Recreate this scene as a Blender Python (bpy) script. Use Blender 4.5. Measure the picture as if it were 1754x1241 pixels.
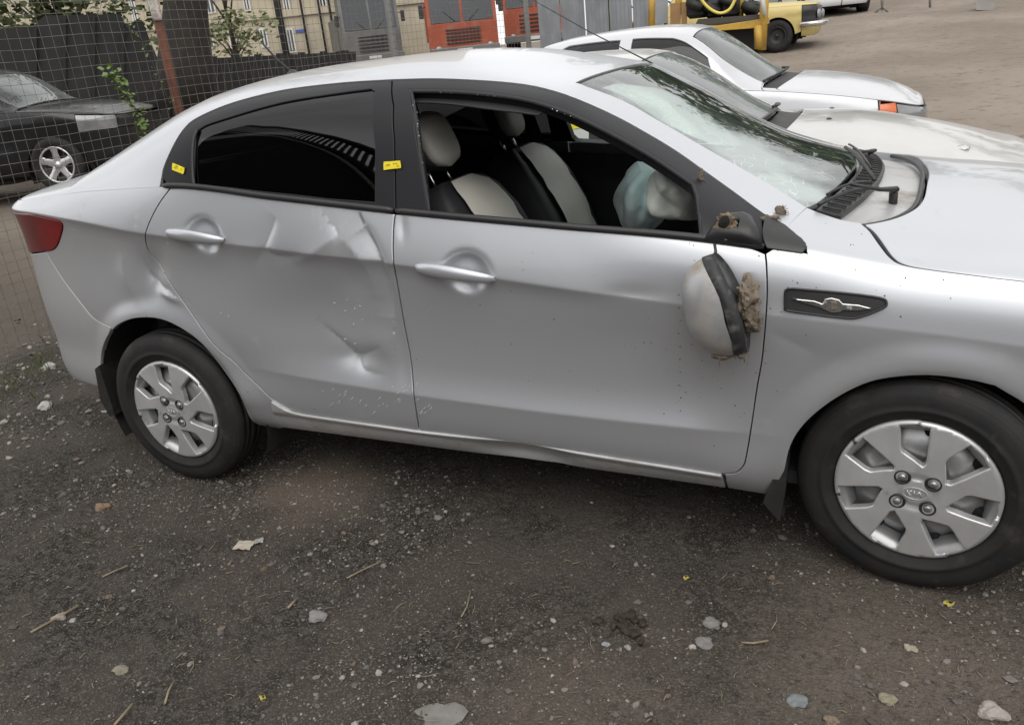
import bpy, math, random
import numpy as np
from mathutils import Vector, Matrix
from mathutils.bvhtree import BVHTree
from mathutils.geometry import delaunay_2d_cdt

for o in list(bpy.data.objects): bpy.data.objects.remove(o)
SC = bpy.context.scene
COL = SC.collection
random.seed(7); RNG = np.random.default_rng(7)
R = math.radians

# ------------------------------------------------------------------ camera
CAM = np.array([2.42181678, -2.09126220, 1.48874038])
RIGHT = np.array([0.91712078, 0.38715991, -0.09485083])
UPV = np.array([-0.05944958, 0.3681457, 0.92786556])
FWD = np.array([-0.39415127, 0.84532594, -0.36065057])
FPX = 1412.238
cd = bpy.data.cameras.new('camera'); cam = bpy.data.objects.new('camera', cd); COL.objects.link(cam)
cd.sensor_width = 36.0; cd.lens = 36.0 * FPX / 1754.0; cd.clip_start = 0.05; cd.clip_end = 2000
cam.matrix_world = Matrix(((RIGHT[0], UPV[0], -FWD[0], CAM[0]), (RIGHT[1], UPV[1], -FWD[1], CAM[1]),
                           (RIGHT[2], UPV[2], -FWD[2], CAM[2]), (0, 0, 0, 1)))
SC.camera = cam

# ------------------------------------------------------------------ world, sun, exposure
SUN_EL, SUN_AZ = 52.0, 158.0          # degrees; azimuth of the sun, clockwise from +Y
w = bpy.data.worlds.new('World'); SC.world = w; w.use_nodes = True
nt = w.node_tree; nt.nodes.clear()
out = nt.nodes.new('ShaderNodeOutputWorld'); bg = nt.nodes.new('ShaderNodeBackground')
sky = nt.nodes.new('ShaderNodeTexSky'); sky.sky_type = 'NISHITA'; sky.sun_disc = False
sky.sun_elevation = R(SUN_EL); sky.sun_rotation = R(SUN_AZ)
sky.air_density = 1.0; sky.dust_density = 2.5; sky.ozone_density = 1.0; sky.altitude = 100
hs = nt.nodes.new('ShaderNodeHueSaturation'); hs.inputs['Saturation'].default_value = 0.15   # thin overcast: nearly white sky
nt.links.new(sky.outputs[0], hs.inputs['Color'])
# broken cloud cover: brighter and darker banks all over the dome
tc = nt.nodes.new('ShaderNodeTexCoord'); cn = nt.nodes.new('ShaderNodeTexNoise')
cn.inputs['Scale'].default_value = 2.2; cn.inputs['Detail'].default_value = 6; cn.inputs['Roughness'].default_value = 0.55
cr = nt.nodes.new('ShaderNodeMapRange'); cr.inputs[1].default_value = 0.3; cr.inputs[2].default_value = 0.7
cr.inputs[3].default_value = 0.7; cr.inputs[4].default_value = 1.25
mx = nt.nodes.new('ShaderNodeMix'); mx.data_type = 'RGBA'; mx.blend_type = 'MULTIPLY'; mx.inputs[0].default_value = 1.0
nt.links.new(tc.outputs['Generated'], cn.inputs['Vector']); nt.links.new(cn.outputs['Fac'], cr.inputs[0])
ov = nt.nodes.new('ShaderNodeMix'); ov.data_type = 'RGBA'; ov.inputs[0].default_value = 0.82      # cloud sheet over the clear sky
ov.inputs[7].default_value = (8.55, 8.5, 8.45, 1)
nt.links.new(hs.outputs[0], ov.inputs[6]); nt.links.new(ov.outputs[2], mx.inputs[6]); nt.links.new(cr.outputs[0], mx.inputs[7])
nt.links.new(mx.outputs[2], bg.inputs['Color']); bg.inputs['Strength'].default_value = 0.14
nt.links.new(bg.outputs[0], out.inputs[0])
sd = bpy.data.lights.new('sun', 'SUN'); sd.energy = 1.25; sd.angle = R(50); sd.color = (1.0, 0.97, 0.92)
so = bpy.data.objects.new('sun', sd); COL.objects.link(so)
sdir = Vector((math.sin(R(SUN_AZ)) * math.cos(R(SUN_EL)), math.cos(R(SUN_AZ)) * math.cos(R(SUN_EL)), math.sin(R(SUN_EL))))
so.rotation_euler = sdir.to_track_quat('Z', 'Y').to_euler(); so.location = (0, 0, 12)
SC.view_settings.view_transform = 'Standard'; SC.view_settings.look = 'None'
SC.view_settings.exposure = 0.12; SC.view_settings.gamma = 1.0; SC.view_settings.use_curve_mapping = False
SC.render.engine = 'CYCLES'
SC.cycles.max_bounces = 8; SC.cycles.transparent_max_bounces = 16
SC.cycles.caustics_reflective = False; SC.cycles.caustics_refractive = False

# ------------------------------------------------------------------ pixel <-> place
def ray(px, py):
    return FWD + RIGHT * ((px - 877.0) / FPX) - UPV * ((py - 620.5) / FPX)
def aty(px, py, y):
    d = ray(px, py); return CAM + d * ((y - CAM[1]) / d[1])
def atx(px, py, x):
    d = ray(px, py); return CAM + d * ((x - CAM[0]) / d[0])
def atz(px, py, z):
    d = ray(px, py); return CAM + d * ((z - CAM[2]) / d[2])
def atd(px, py, dist):
    d = ray(px, py); return CAM + d * (dist / math.hypot(d[0], d[1]))
def topx(p):
    d = np.asarray(p, float) - CAM; z = d @ FWD
    return 877 + FPX * (d @ RIGHT) / z, 620.5 - FPX * (d @ UPV) / z

# ------------------------------------------------------------------ terrain
def sstep(a, b, x):
    t = np.clip((np.asarray(x, float) - a) / (b - a), 0, 1); return t * t * (3 - 2 * t)
def terrain(x, y):
    return 0.074 * np.maximum(0, np.asarray(y, float) - 5.5) * sstep(-14, -4, x) * 0.985 + 0.0 * np.asarray(x)
def ground_at(px, py):
    d = ray(px, py); prev = 0
    for t in np.arange(0.5, 80, 0.02):
        p = CAM + d * t
        if p[2] <= terrain(p[0], p[1]): return p
    return CAM + d * 80

# ------------------------------------------------------------------ objects
def new_empty(name, loc=(0, 0, 0), rz=0.0, label=None, cat=None, group=None, kind=None):
    o = bpy.data.objects.new(name, None); COL.objects.link(o); o.location = loc; o.rotation_euler = (0, 0, rz)
    o.empty_display_size = 0.1
    return tag(o, label, cat, group, kind)
def tag(o, label=None, cat=None, group=None, kind=None):
    if label: o['label'] = label
    if cat: o['category'] = cat
    if group: o['group'] = group
    if kind: o['kind'] = kind
    return o
def link_mesh(name, me, mat=None, parent=None, **kw):
    o = bpy.data.objects.new(name, me); COL.objects.link(o)
    if mat is not None and not len(me.materials):
        for m in (mat if isinstance(mat, (list, tuple)) else [mat]): me.materials.append(m)
    if parent is not None: o.parent = parent
    return tag(o, **kw)
def copy_tree(o, parent=None):
    c = o.copy(); COL.objects.link(c)
    if parent is not None: c.parent = parent
    for ch in list(o.children): copy_tree(ch, c)
    return c

class MB:
    """collects shapes, then links them as ONE mesh object"""
    def __init__(s): s.v = []; s.f = []; s.m = []; s.sm = []
    def add(s, verts, faces, mi=0, smooth=False):
        n = len(s.v); s.v += [tuple(map(float, p)) for p in verts]
        for f in faces: s.f.append(tuple(n + i for i in f)); s.m.append(mi); s.sm.append(smooth)
        return s
    def box(s, c, d, rot=None, mi=0, bevel=0.0):
        hx, hy, hz = d[0] / 2, d[1] / 2, d[2] / 2
        if bevel <= 0:
            vs = [(sx * hx, sy * hy, sz * hz) for sx in (-1, 1) for sy in (-1, 1) for sz in (-1, 1)]
            fs = [(0, 1, 3, 2), (4, 6, 7, 5), (0, 4, 5, 1), (2, 3, 7, 6), (0, 2, 6, 4), (1, 5, 7, 3)]
        else:
            b = min(bevel, hx * .95, hy * .95, hz * .95); vs = []; idx = {}
            for sx in (-1, 1):
                for sy in (-1, 1):
                    for sz in (-1, 1):
                        for ax in range(3):
                            q = [sx * (hx - b), sy * (hy - b), sz * (hz - b)]
                            q[ax] = (sx, sy, sz)[ax] * (hx, hy, hz)[ax]
                            idx[(sx, sy, sz, ax)] = len(vs); vs.append(tuple(q))
            fs = []
            for ax in range(3):
                o1, o2 = [(1, 2), (2, 0), (0, 1)][ax]
                for sg in (-1, 1):
                    l = []
                    for (p, q) in ((-1, -1), (1, -1), (1, 1), (-1, 1)):
                        k = [0, 0, 0]; k[ax] = sg; k[o1] = p; k[o2] = q; l.append(idx[(*k, ax)])
                    fs.append(tuple(l if sg > 0 else l[::-1]))
            for ax in range(3):
                o1, o2 = [(1, 2), (2, 0), (0, 1)][ax]
                for p in (-1, 1):
                    for q in (-1, 1):
                        k0 = [0, 0, 0]; k1 = [0, 0, 0]; k0[ax] = -1; k1[ax] = 1
                        for k in (k0, k1): k[o1] = p; k[o2] = q
                        l = [idx[(*k0, o1)], idx[(*k1, o1)], idx[(*k1, o2)], idx[(*k0, o2)]]
                        fs.append(tuple(l if p * q < 0 else l[::-1]))
            for sx in (-1, 1):
                for sy in (-1, 1):
                    for sz in (-1, 1):
                        l = [idx[(sx, sy, sz, a)] for a in range(3)]
                        fs.append(tuple(l if sx * sy * sz > 0 else l[::-1]))
        if rot is not None: vs = [tuple(rot @ Vector(v)) for v in vs]
        return s.add([(v[0] + c[0], v[1] + c[1], v[2] + c[2]) for v in vs], fs, mi)
    def tube(s, pts, r, n=8, mi=0, cap=True, flat=1.0):
        pts = [Vector(p) for p in pts]; rs = r if isinstance(r, (list, tuple, np.ndarray)) else [r] * len(pts)
        t0 = (pts[1] - pts[0]).normalized(); ref = Vector((0, 0, 1)) if abs(t0.z) < .9 else Vector((1, 0, 0))
        nrm = (ref - t0 * ref.dot(t0)).normalized(); vs = []; k = len(pts)
        for i, p in enumerate(pts):
            t = (pts[min(i + 1, k - 1)] - pts[max(i - 1, 0)]).normalized()
            nrm = (nrm - t * nrm.dot(t)).normalized(); bi = t.cross(nrm)
            for j in range(n):
                a = 2 * math.pi * j / n; vs.append(p + (nrm * math.cos(a) * flat + bi * math.sin(a)) * rs[i])
        fs = [(i * n + j, i * n + (j + 1) % n, (i + 1) * n + (j + 1) % n, (i + 1) * n + j) for i in range(k - 1) for j in range(n)]
        if cap: fs += [tuple(range(n))[::-1], tuple((k - 1) * n + j for j in range(n))]
        return s.add(vs, fs, mi, True)
    def lathe(s, prof, n=48, axis='y', c=(0, 0, 0), mi=0, smooth=True):
        vs = []
        for (r, h) in prof:
            for j in range(n):
                a = 2 * math.pi * j / n; ca, sa = r * math.cos(a), r * math.sin(a)
                vs.append({'y': (ca, h, sa), 'z': (ca, sa, h), 'x': (h, ca, sa)}[axis])
        m = len(prof)
        fs = [(i * n + j, i * n + (j + 1) % n, (i + 1) * n + (j + 1) % n, (i + 1) * n + j) for i in range(m - 1) for j in range(n)]
        return s.add([(v[0] + c[0], v[1] + c[1], v[2] + c[2]) for v in vs], fs, mi, smooth)
    def prism(s, poly, y0, y1, mi=0, axis='y'):
        n = len(poly)
        P = lambda a, b, h: {'y': (a, h, b), 'z': (a, b, h), 'x': (h, a, b)}[axis]
        vs = [P(a, b, y0) for a, b in poly] + [P(a, b, y1) for a, b in poly]
        fs = [tuple(range(n)), tuple(range(n, 2 * n))[::-1]] + [(i, n + i, n + (i + 1) % n, (i + 1) % n) for i in range(n)]
        return s.add(vs, fs, mi)
    def grid(s, P, mi=0, smooth=True, closed=False):
        P = np.asarray(P); a, b = P.shape[:2]
        fs = [(i * b + j, (i + 1) * b + j, (i + 1) * b + (j + 1) % b, i * b + (j + 1) % b) for i in range(a - 1) for j in range(b if closed else b - 1)]
        return s.add(P.reshape(-1, 3), fs, mi, smooth)
    def mesh(s, name='mesh', mats=None):
        me = bpy.data.meshes.new(name); me.from_pydata(s.v, [], s.f)
        me.polygons.foreach_set('material_index', s.m); me.polygons.foreach_set('use_smooth', s.sm)
        for m in (mats if isinstance(mats, (list, tuple)) else [mats] if mats else []): me.materials.append(m)
        me.update(); return me
    def build(s, name, mat, parent=None, loc=None, recalc=True, **kw):
        me = s.mesh(name, mat)
        if recalc:
            import bmesh
            bm = bmesh.new(); bm.from_mesh(me); bmesh.ops.recalc_face_normals(bm, faces=bm.faces); bm.to_mesh(me); bm.free()
        o = link_mesh(name, me, None, parent, **kw)
        if loc is not None: o.location = loc
        return o

# ------------------------------------------------------------------ materials
def mat(name, col, rough=0.5, metal=0.0, spec=0.5, coat=0.0, coat_rough=0.1, col2=None, nscale=8.0, ndetail=6, namp=(0.35, 0.65),
        bump=0.0, bscale=60.0, bdist=0.002, dust=None, dust_amt=(0.5, 0.75), dscale=6.0, rough2=None, coord='Object', alpha=None):
    m = bpy.data.materials.new(name); m.use_nodes = True; t = m.node_tree; b = t.nodes['Principled BSDF']
    N = t.nodes.new; Lk = t.links.new
    c4 = lambda c: (c[0], c[1], c[2], 1.0)
    b.inputs['Base Color'].default_value = c4(col); b.inputs['Roughness'].default_value = rough
    b.inputs['Metallic'].default_value = metal; b.inputs['Specular IOR Level'].default_value = spec
    b.inputs['Coat Weight'].default_value = coat; b.inputs['Coat Roughness'].default_value = coat_rough
    tcn = N('ShaderNodeTexCoord'); src = tcn.outputs[coord]
    colsock = None
    def noise(scale, detail=6, rgh=0.6):
        n = N('ShaderNodeTexNoise'); n.inputs['Scale'].default_value = scale; n.inputs['Detail'].default_value = detail
        n.inputs['Roughness'].default_value = rgh; Lk(src, n.inputs['Vector']); return n.outputs['Fac']
    def mrange(s, a, bb, lo=0.0, hi=1.0):
        r = N('ShaderNodeMapRange'); r.inputs[1].default_value = a; r.inputs[2].default_value = bb
        r.inputs[3].default_value = lo; r.inputs[4].default_value = hi; Lk(s, r.inputs[0]); return r.outputs[0]
    if col2 is not None:
        f = mrange(noise(nscale, ndetail), *namp); x = N('ShaderNodeMix'); x.data_type = 'RGBA'
        x.inputs[6].default_value = c4(col); x.inputs[7].default_value = c4(col2); Lk(f, x.inputs[0]); colsock = x.outputs[2]
        if rough2 is not None: Lk(mrange(f, 0, 1, rough, rough2), b.inputs['Roughness'])
    if dust is not None:
        f = mrange(noise(dscale, 8, 0.65), *dust_amt); x = N('ShaderNodeMix'); x.data_type = 'RGBA'
        if colsock is not None: Lk(colsock, x.inputs[6])
        else: x.inputs[6].default_value = c4(col)
        x.inputs[7].default_value = c4(dust); Lk(f, x.inputs[0]); colsock = x.outputs[2]
        if metal > 0: Lk(mrange(f, 0, 1, metal, 0.0), b.inputs['Metallic'])
        Lk(mrange(f, 0, 1, rough, 0.85), b.inputs['Roughness'])
        if coat > 0: Lk(mrange(f, 0, 1, coat, 0.0), b.inputs['Coat Weight'])
    if colsock is not None: Lk(colsock, b.inputs['Base Color'])
    if bump > 0:
        bn = N('ShaderNodeBump'); bn.inputs['Strength'].default_value = bump; bn.inputs['Distance'].default_value = bdist
        Lk(noise(bscale, 8, 0.65), bn.inputs['Height']); Lk(bn.outputs[0], b.inputs['Normal'])
    return m

# ------------------------------------------------------------------ curves and trimmed panels
def spl(pts):
    """monotone cubic through (x, y) points, clamped linear outside"""
    P = np.array(sorted(pts), float); X, Y = P[:, 0], P[:, 1]; h = np.diff(X); d = np.diff(Y) / h
    m = np.zeros(len(X)); m[0], m[-1] = d[0], d[-1]
    for i in range(1, len(X) - 1):
        if d[i - 1] * d[i] > 0:
            w1, w2 = 2 * h[i] + h[i - 1], h[i] + 2 * h[i - 1]; m[i] = (w1 + w2) / (w1 / d[i - 1] + w2 / d[i])
    def f(x):
        x = np.asarray(x, float); xc = np.clip(x, X[0], X[-1])
        i = np.clip(np.searchsorted(X, xc) - 1, 0, len(h) - 1); t = (xc - X[i]) / h[i]
        y = ((1 + 2 * t) * (1 - t) ** 2 * Y[i] + t * (1 - t) ** 2 * h[i] * m[i] + t * t * (3 - 2 * t) * Y[i + 1] + t * t * (t - 1) * h[i] * m[i + 1])
        return y
    return f
def cr(pts, per=6):
    """Catmull-Rom curve through the points"""
    P = [np.array(p, float) for p in pts]
    if len(P) < 3: return [tuple(p) for p in P]
    Q = [2 * P[0] - P[1]] + P + [2 * P[-1] - P[-2]]; o = []
    for i in range(1, len(Q) - 2):
        for k in range(per):
            t = k / per; a, b, c, d = Q[i - 1], Q[i], Q[i + 1], Q[i + 2]
            o.append(tuple(0.5 * (2 * b + (c - a) * t + (2 * a - 5 * b + 4 * c - d) * t * t + (3 * b - a - 3 * c + d) * t ** 3)))
    o.append(tuple(P[-1])); return o
def area2(P):
    P = np.asarray(P); return 0.5 * np.sum(P[:, 0] * np.roll(P[:, 1], -1) - np.roll(P[:, 0], -1) * P[:, 1])
def resample(P, res):
    o = []
    n = len(P)
    for i in range(n):
        a, b = np.array(P[i]), np.array(P[(i + 1) % n]); L = np.linalg.norm(b - a)
        if L < 1e-5: continue
        k = max(1, int(math.ceil(L / res)))
        for j in range(k): o.append(a + (b - a) * j / k)
    return np.array(o)
def inset(P, d):
    P = np.asarray(P); a = P - np.roll(P, 1, 0); b = np.roll(P, -1, 0) - P
    a /= np.maximum(np.linalg.norm(a, axis=1, keepdims=True), 1e-9); b /= np.maximum(np.linalg.norm(b, axis=1, keepdims=True), 1e-9)
    na = np.stack([-a[:, 1], a[:, 0]], 1); nb = np.stack([-b[:, 1], b[:, 0]], 1); m = na + nb
    L2 = np.maximum((m * m).sum(1, keepdims=True), 0.35); return P + m * (2 * d / L2)
def inside(P, Q):
    P = np.asarray(P); x, y = np.asarray(Q)[:, 0], np.asarray(Q)[:, 1]; r = np.zeros(len(x), bool)
    for i in range(len(P)):
        x1, y1 = P[i]; x2, y2 = P[(i + 1) % len(P)]
        if y1 == y2: continue
        c = ((y1 > y) != (y2 > y)) & (x < (x2 - x1) * (y - y1) / (y2 - y1) + x1); r ^= c
    return r
def segdist(P, Q):
    P = np.asarray(P); Q = np.asarray(Q); best = np.full(len(Q), 1e9)
    for i in range(len(P)):
        a, b = P[i], P[(i + 1) % len(P)]; ab = b - a; L = ab @ ab + 1e-12
        t = np.clip(((Q - a) @ ab) / L, 0, 1); dd = Q - a - t[:, None] * ab; best = np.minimum(best, (dd * dd).sum(1))
    return np.sqrt(best)
def fnormals(F, uv, eps=1.5e-3):
    u, v = uv[:, 0], uv[:, 1]
    a = F(u + eps, v) - F(u - eps, v); b = F(u, v + eps) - F(u, v - eps)
    n = np.cross(a, b); return n / np.maximum(np.linalg.norm(n, axis=1, keepdims=True), 1e-12)
def tri_mesh(name, V, Nn, T, mats, mirror=None, smooth=True):
    V = np.asarray(V, float).copy(); Nn = np.asarray(Nn, float).copy(); T = [tuple(t) for t in T]
    if mirror is not None:
        V[:, 1] = mirror - V[:, 1]; Nn[:, 1] *= -1; T = [t[::-1] for t in T]
    me = bpy.data.meshes.new(name); me.from_pydata(V.tolist(), [], T)
    me.polygons.foreach_set('use_smooth', [smooth] * len(T))
    if smooth: me.normals_split_custom_set_from_vertices([tuple(n) for n in Nn])
    for m in (mats if isinstance(mats, (list, tuple)) else [mats]): me.materials.append(m)
    me.update(); return me
def panel(name, F, loop, mats, parent=None, holes=(), res=0.02, gap=0.002, rnd=0.003, depth=0.015, off=0.0, mirror=None, metric=(1.0, 1.0), back=False, rows=(), **kw):
    """a curved sheet F(u, v) trimmed to a loop, with a rounded, turned-in edge"""
    S = np.array(metric); FF = lambda u, v: F(np.asarray(u) / S[0], np.asarray(v) / S[1])
    loops = []
    for k, lp in enumerate([loop] + list(holes)):
        P = resample(np.array(lp, float) * S, res)
        if (area2(P) > 0) != (k == 0): P = P[::-1]
        loops.append(P)
    A = [inset(P, gap + rnd) for P in loops]; B = [inset(P, gap) for P in loops]
    mn, mxx = A[0].min(0), A[0].max(0)
    gx = np.arange(mn[0], mxx[0], res); gy = np.arange(mn[1], mxx[1], res * .87)
    G = np.array([(x + (.5 * res if j % 2 else 0), y) for j, y in enumerate(gy) for x in gx])
    if rows:
        xs = np.arange(mn[0], mxx[0], res * .8); Q = [np.stack([xs, f(xs)], 1) for f in rows]
        for f in rows[1::3]: G = G[np.abs(G[:, 1] - f(G[:, 0])) > .0045 + res * .45]
        G = np.concatenate([G] + Q)
    ok = inside(A[0], G)
    for h in A[1:]: ok &= ~inside(h, G)
    G = G[ok]
    for a in A:
        if len(G): G = G[segdist(a, G) > res * (.3 if rows else .55)]
    pts = []; edges = []
    for a in A:
        n = len(pts); pts += a.tolist(); edges += [(n + i, n + (i + 1) % len(a)) for i in range(len(a))]
    pts += G.tolist()
    vc, _, fc, _, _, _ = delaunay_2d_cdt([Vector(p) for p in pts], edges, [], 0, 1e-7)
    uv = np.array([tuple(p) for p in vc]); fc = np.array([tuple(f) for f in fc])
    cen = uv[fc].mean(1); ok = inside(A[0], cen)
    for h in A[1:]: ok &= ~inside(h, cen)
    fc = fc[ok]
    ar = np.cross(uv[fc[:, 1]] - uv[fc[:, 0]], uv[fc[:, 2]] - uv[fc[:, 0]])
    fc = [tuple(f) if a > 0 else tuple(f[::-1]) for f, a in zip(fc, ar)]
    Nn = fnormals(FF, uv); V = FF(uv[:, 0], uv[:, 1]) - Nn * off
    V = V.tolist(); NN = Nn.tolist()
    for a, b in zip(A, B):
        na = fnormals(FF, a); nb = fnormals(FF, b)
        pa = FF(a[:, 0], a[:, 1]) - na * off; pb = FF(b[:, 0], b[:, 1]) - nb * (off + rnd * .8); pc = pb - nb * depth
        od = pb - pa; od -= na * (od * na).sum(1, keepdims=True); od /= np.maximum(np.linalg.norm(od, axis=1, keepdims=True), 1e-9)
        n0 = len(V); k = len(a)
        V += pa.tolist() + pb.tolist() + pb.tolist() + pc.tolist()
        mid = na * .55 + od * .83
        NN += na.tolist() + mid.tolist() + od.tolist() + od.tolist()
        for i in range(k):
            j = (i + 1) % k
            fc.append((n0 + i, n0 + k + i, n0 + k + j, n0 + j))
            fc.append((n0 + 2 * k + i, n0 + 3 * k + i, n0 + 3 * k + j, n0 + 2 * k + j))
    me = tri_mesh(name, V, NN, fc, mats)
    o = link_mesh(name, me, None, parent, **kw)
    if mirror is not None:
        o2 = link_mesh(name, tri_mesh(name, V, NN, fc, mats, mirror), None, parent); return o, o2
    return o

# ------------------------------------------------------------------ a car body as two master surfaces
class Shape:
    """L(v, z): flank up to the belt; U(u, s): everything above it, s = 0 belt .. 1 centre line .. 2 far belt.
    v and u run along the plan outline of the body (about equal to x on the flank)."""
    def __init__(s, half=0.85, xmid=1.25, hl=2.2, n=5.0, org=(0, 0, 0), **c):
        s.half, s.xmid, s.hl, s.n = half, xmid, hl, n; s.org = np.array(org, float); c.setdefault('crown', [(-9, .055), (9, .055)]); s.c = {k: spl(p) for k, p in c.items()}
        s.c['nn'] = (lambda u, f=s.c['zr'], b=s.c['zb']: 2.7 + 3.6 * sstep(.12, .34, f(u) - b(u)))
        ph = np.linspace(0, math.pi, 4001); C, Sn = np.cos(ph), np.sin(ph)
        X = xmid + hl * np.sign(C) * np.abs(C) ** (2 / n); Y = half - half * np.abs(Sn) ** (2 / n)
        X, Y = X[::-1], Y[::-1]
        L = np.r_[0, np.cumsum(np.hypot(np.diff(X), np.diff(Y)))]; i = np.argmin(np.abs(X - xmid)); L = L - L[i] + xmid
        s.tL, s.tX, s.tY = L, X, Y; s.vmin, s.vmax = L[0], L[-1]; s.dent = None; s._bvh = {}
    def plan(s, v):
        return np.interp(v, s.tL, s.tX), np.interp(v, s.tL, s.tY)
    def belt_in(s): return 0.040
    def prof(s, v, z):
        g = lambda k: s.c[k](v)
        zb, zc, zl, zd, zs = g('zb'), g('zc'), g('zl'), g('zd'), g('zs'); uc, lc = g('uc'), g('lc')
        K = np.ones_like(v)
        # anchor: z, y, slope above, slope below   (y grows inward)
        sb = .30 + .50 * (1 - sstep(.14, .32, g('zr') - zb))      # shoulders roll over where there is no window above
        an = [(zb + .02, .040 + .02 * sb, sb, sb),
              (zc, .000 * K, .19 * K, -.50 * uc + .02 * (1 - uc)),
              (zc - .075, .017 * uc + .002 * (1 - uc), -.09 * K, -.09 * K),
              (zl + .10, .025 * lc + .010 * (1 - lc), .06 * lc - .03 * (1 - lc), .06 * lc - .03 * (1 - lc)),
              (zl, .004 * lc + .016 * (1 - lc), .30 * lc - .05 * (1 - lc), -.13 * lc - .08 * (1 - lc)),
              (zd, .022 * K, -.28 * K, -.28 * K),
              (zs, .062 * K, -.9 * K, -.9 * K)]
        y = np.where(z > an[0][0], an[0][1] + sb * (z - an[0][0]), 0.0)
        for a, b in zip(an[:-1], an[1:]):
            h = np.maximum(a[0] - b[0], 1e-4); t = (a[0] - z) / h; mk = (t >= 0) & (t < 1)
            ma, mb = -a[3] * h, -b[2] * h
            yy = (1 + 2 * t) * (1 - t) ** 2 * a[1] + t * (1 - t) ** 2 * ma + t * t * (3 - 2 * t) * b[1] + t * t * (t - 1) * mb
            y = np.where(mk, yy, y)
        return np.where(z <= an[-1][0], an[-1][1] + .9 * (an[-1][0] - z), y)
    def Lsurf(s, v, z, dent=True):
        v = np.asarray(v, float); z = np.asarray(z, float); X, Y = s.plan(v)
        e = 1e-3; X1, Y1 = s.plan(v + e); X0, Y0 = s.plan(v - e); tx, ty = X1 - X0, Y1 - Y0; l = np.maximum(np.hypot(tx, ty), 1e-9)
        p = (s.prof(v, z - .0035) + 2 * s.prof(v, z) + s.prof(v, z + .0035)) * .25
        if 'flare' in s.c:
            for (wx, wz, r1) in s.arches:
                r = np.hypot(X - wx, z - wz); up = sstep(-.05, .12, z - wz)
                p = p - .013 * sstep(r1 + .11, r1 + .025, r) * up + .010 * sstep(r1 + .028, r1 - .01, r) * up
        if dent and s.dent is not None: p = p + s.dent(v, z)
        # inward normal of the plan outline
        return np.stack([X - ty / l * p, Y + tx / l * p, z], -1) + s.org
    def Usurf(s, u, q):
        u = np.asarray(u, float); q = np.asarray(q, float); X, Y = s.plan(u); t = np.where(q > 1, 2 - q, q)
        g = lambda k: s.c[k](u)
        e = 1e-3; X1, Y1 = s.plan(u + e); X0, Y0 = s.plan(u - e); tx, ty = X1 - X0, Y1 - Y0; l = np.maximum(np.hypot(tx, ty), 1e-9)
        zb, zr = g('zb'), g('zr'); h = np.maximum(zr - zb, .01); H = s.half
        bi = .040; yb = Y + tx / l * bi; xb = X - ty / l * bi
        n = g('nn'); cw_ = np.minimum(g('crown'), .6 * h); hh = h - cw_; tum = (.34 + .46 * (1 - sstep(.14, .32, h))) * np.clip((H - yb) / (.5 * H), 0, 1)
        ph = np.clip(t, -.05, 1) * (math.pi / 2); cp, sp_ = np.abs(np.cos(ph)), np.sin(ph); r_ = (cp ** n + np.abs(sp_) ** n) ** (-1 / n); cx, sz = r_ * cp, r_ * sp_
        wd = np.maximum(H - yb - tum * hh, .01); y = yb + tum * hh * sz + wd * (1 - cx); yn = np.clip((y - yb) / np.maximum(H - yb, .02), 0, 1)
        z = zb + hh * sz + cw_ * (1 - (1 - yn) ** 2)
        tt = np.clip((y - yb) / np.maximum(H - yb, .02), 0, 1); xx = xb + g('bow') * (1 - (1 - tt) ** 2)
        return np.stack([xx, np.where(q > 1, 2 * H - y, y), z], -1) + s.org
    def _grid(s, which):
        if which in s._bvh: return s._bvh[which]
        if which == 'L': us = np.linspace(s.vmin + .02, s.vmax - .02, 360); vs = np.linspace(.1, 1.3, 160); F = lambda a, b: s.Lsurf(a, b, False)
        else: us = np.linspace(s.vmin + .02, s.vmax - .02, 360); vs = np.linspace(-.02, 2, 200); F = s.Usurf
        UU, VV = np.meshgrid(us, vs, indexing='ij'); P = F(UU.ravel(), VV.ravel()); n = len(vs)
        fs = []
        for i in range(len(us) - 1):
            for j in range(n - 1):
                a = i * n + j; fs += [(a, a + n, a + n + 1), (a, a + n + 1, a + 1)]
        s._bvh[which] = (BVHTree.FromPolygons(P.tolist(), fs), fs, P, UU.ravel(), VV.ravel()); return s._bvh[which]
    def px(s, which, pts):
        """picture points -> surface coordinates"""
        bv, fs, P, UU, VV = s._grid(which); out = []
        for (a, b) in pts:
            d = Vector(ray(a, b)).normalized(); loc, nrm, idx, dist = bv.ray_cast(Vector(CAM), d)
            if loc is None:
                best = None
                for t in np.arange(1.5, 9, .04):
                    l, n2, i2, dd = bv.find_nearest(Vector(CAM) + d * t)
                    if best is None or dd < best[0]: best = (dd, l, i2)
                loc, idx = best[1], best[2]
            f = fs[idx]; A, B, C = P[f[0]], P[f[1]], P[f[2]]
            M = np.stack([B - A, C - A], 1); wv, *_ = np.linalg.lstsq(M, np.array(loc) - A, rcond=None); wv = np.clip(wv, 0, 1)
            W = (1 - wv[0] - wv[1], wv[0], wv[1])
            out.append((sum(x * UU[i] for x, i in zip(W, f)), sum(x * VV[i] for x, i in zip(W, f))))
        return out

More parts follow.
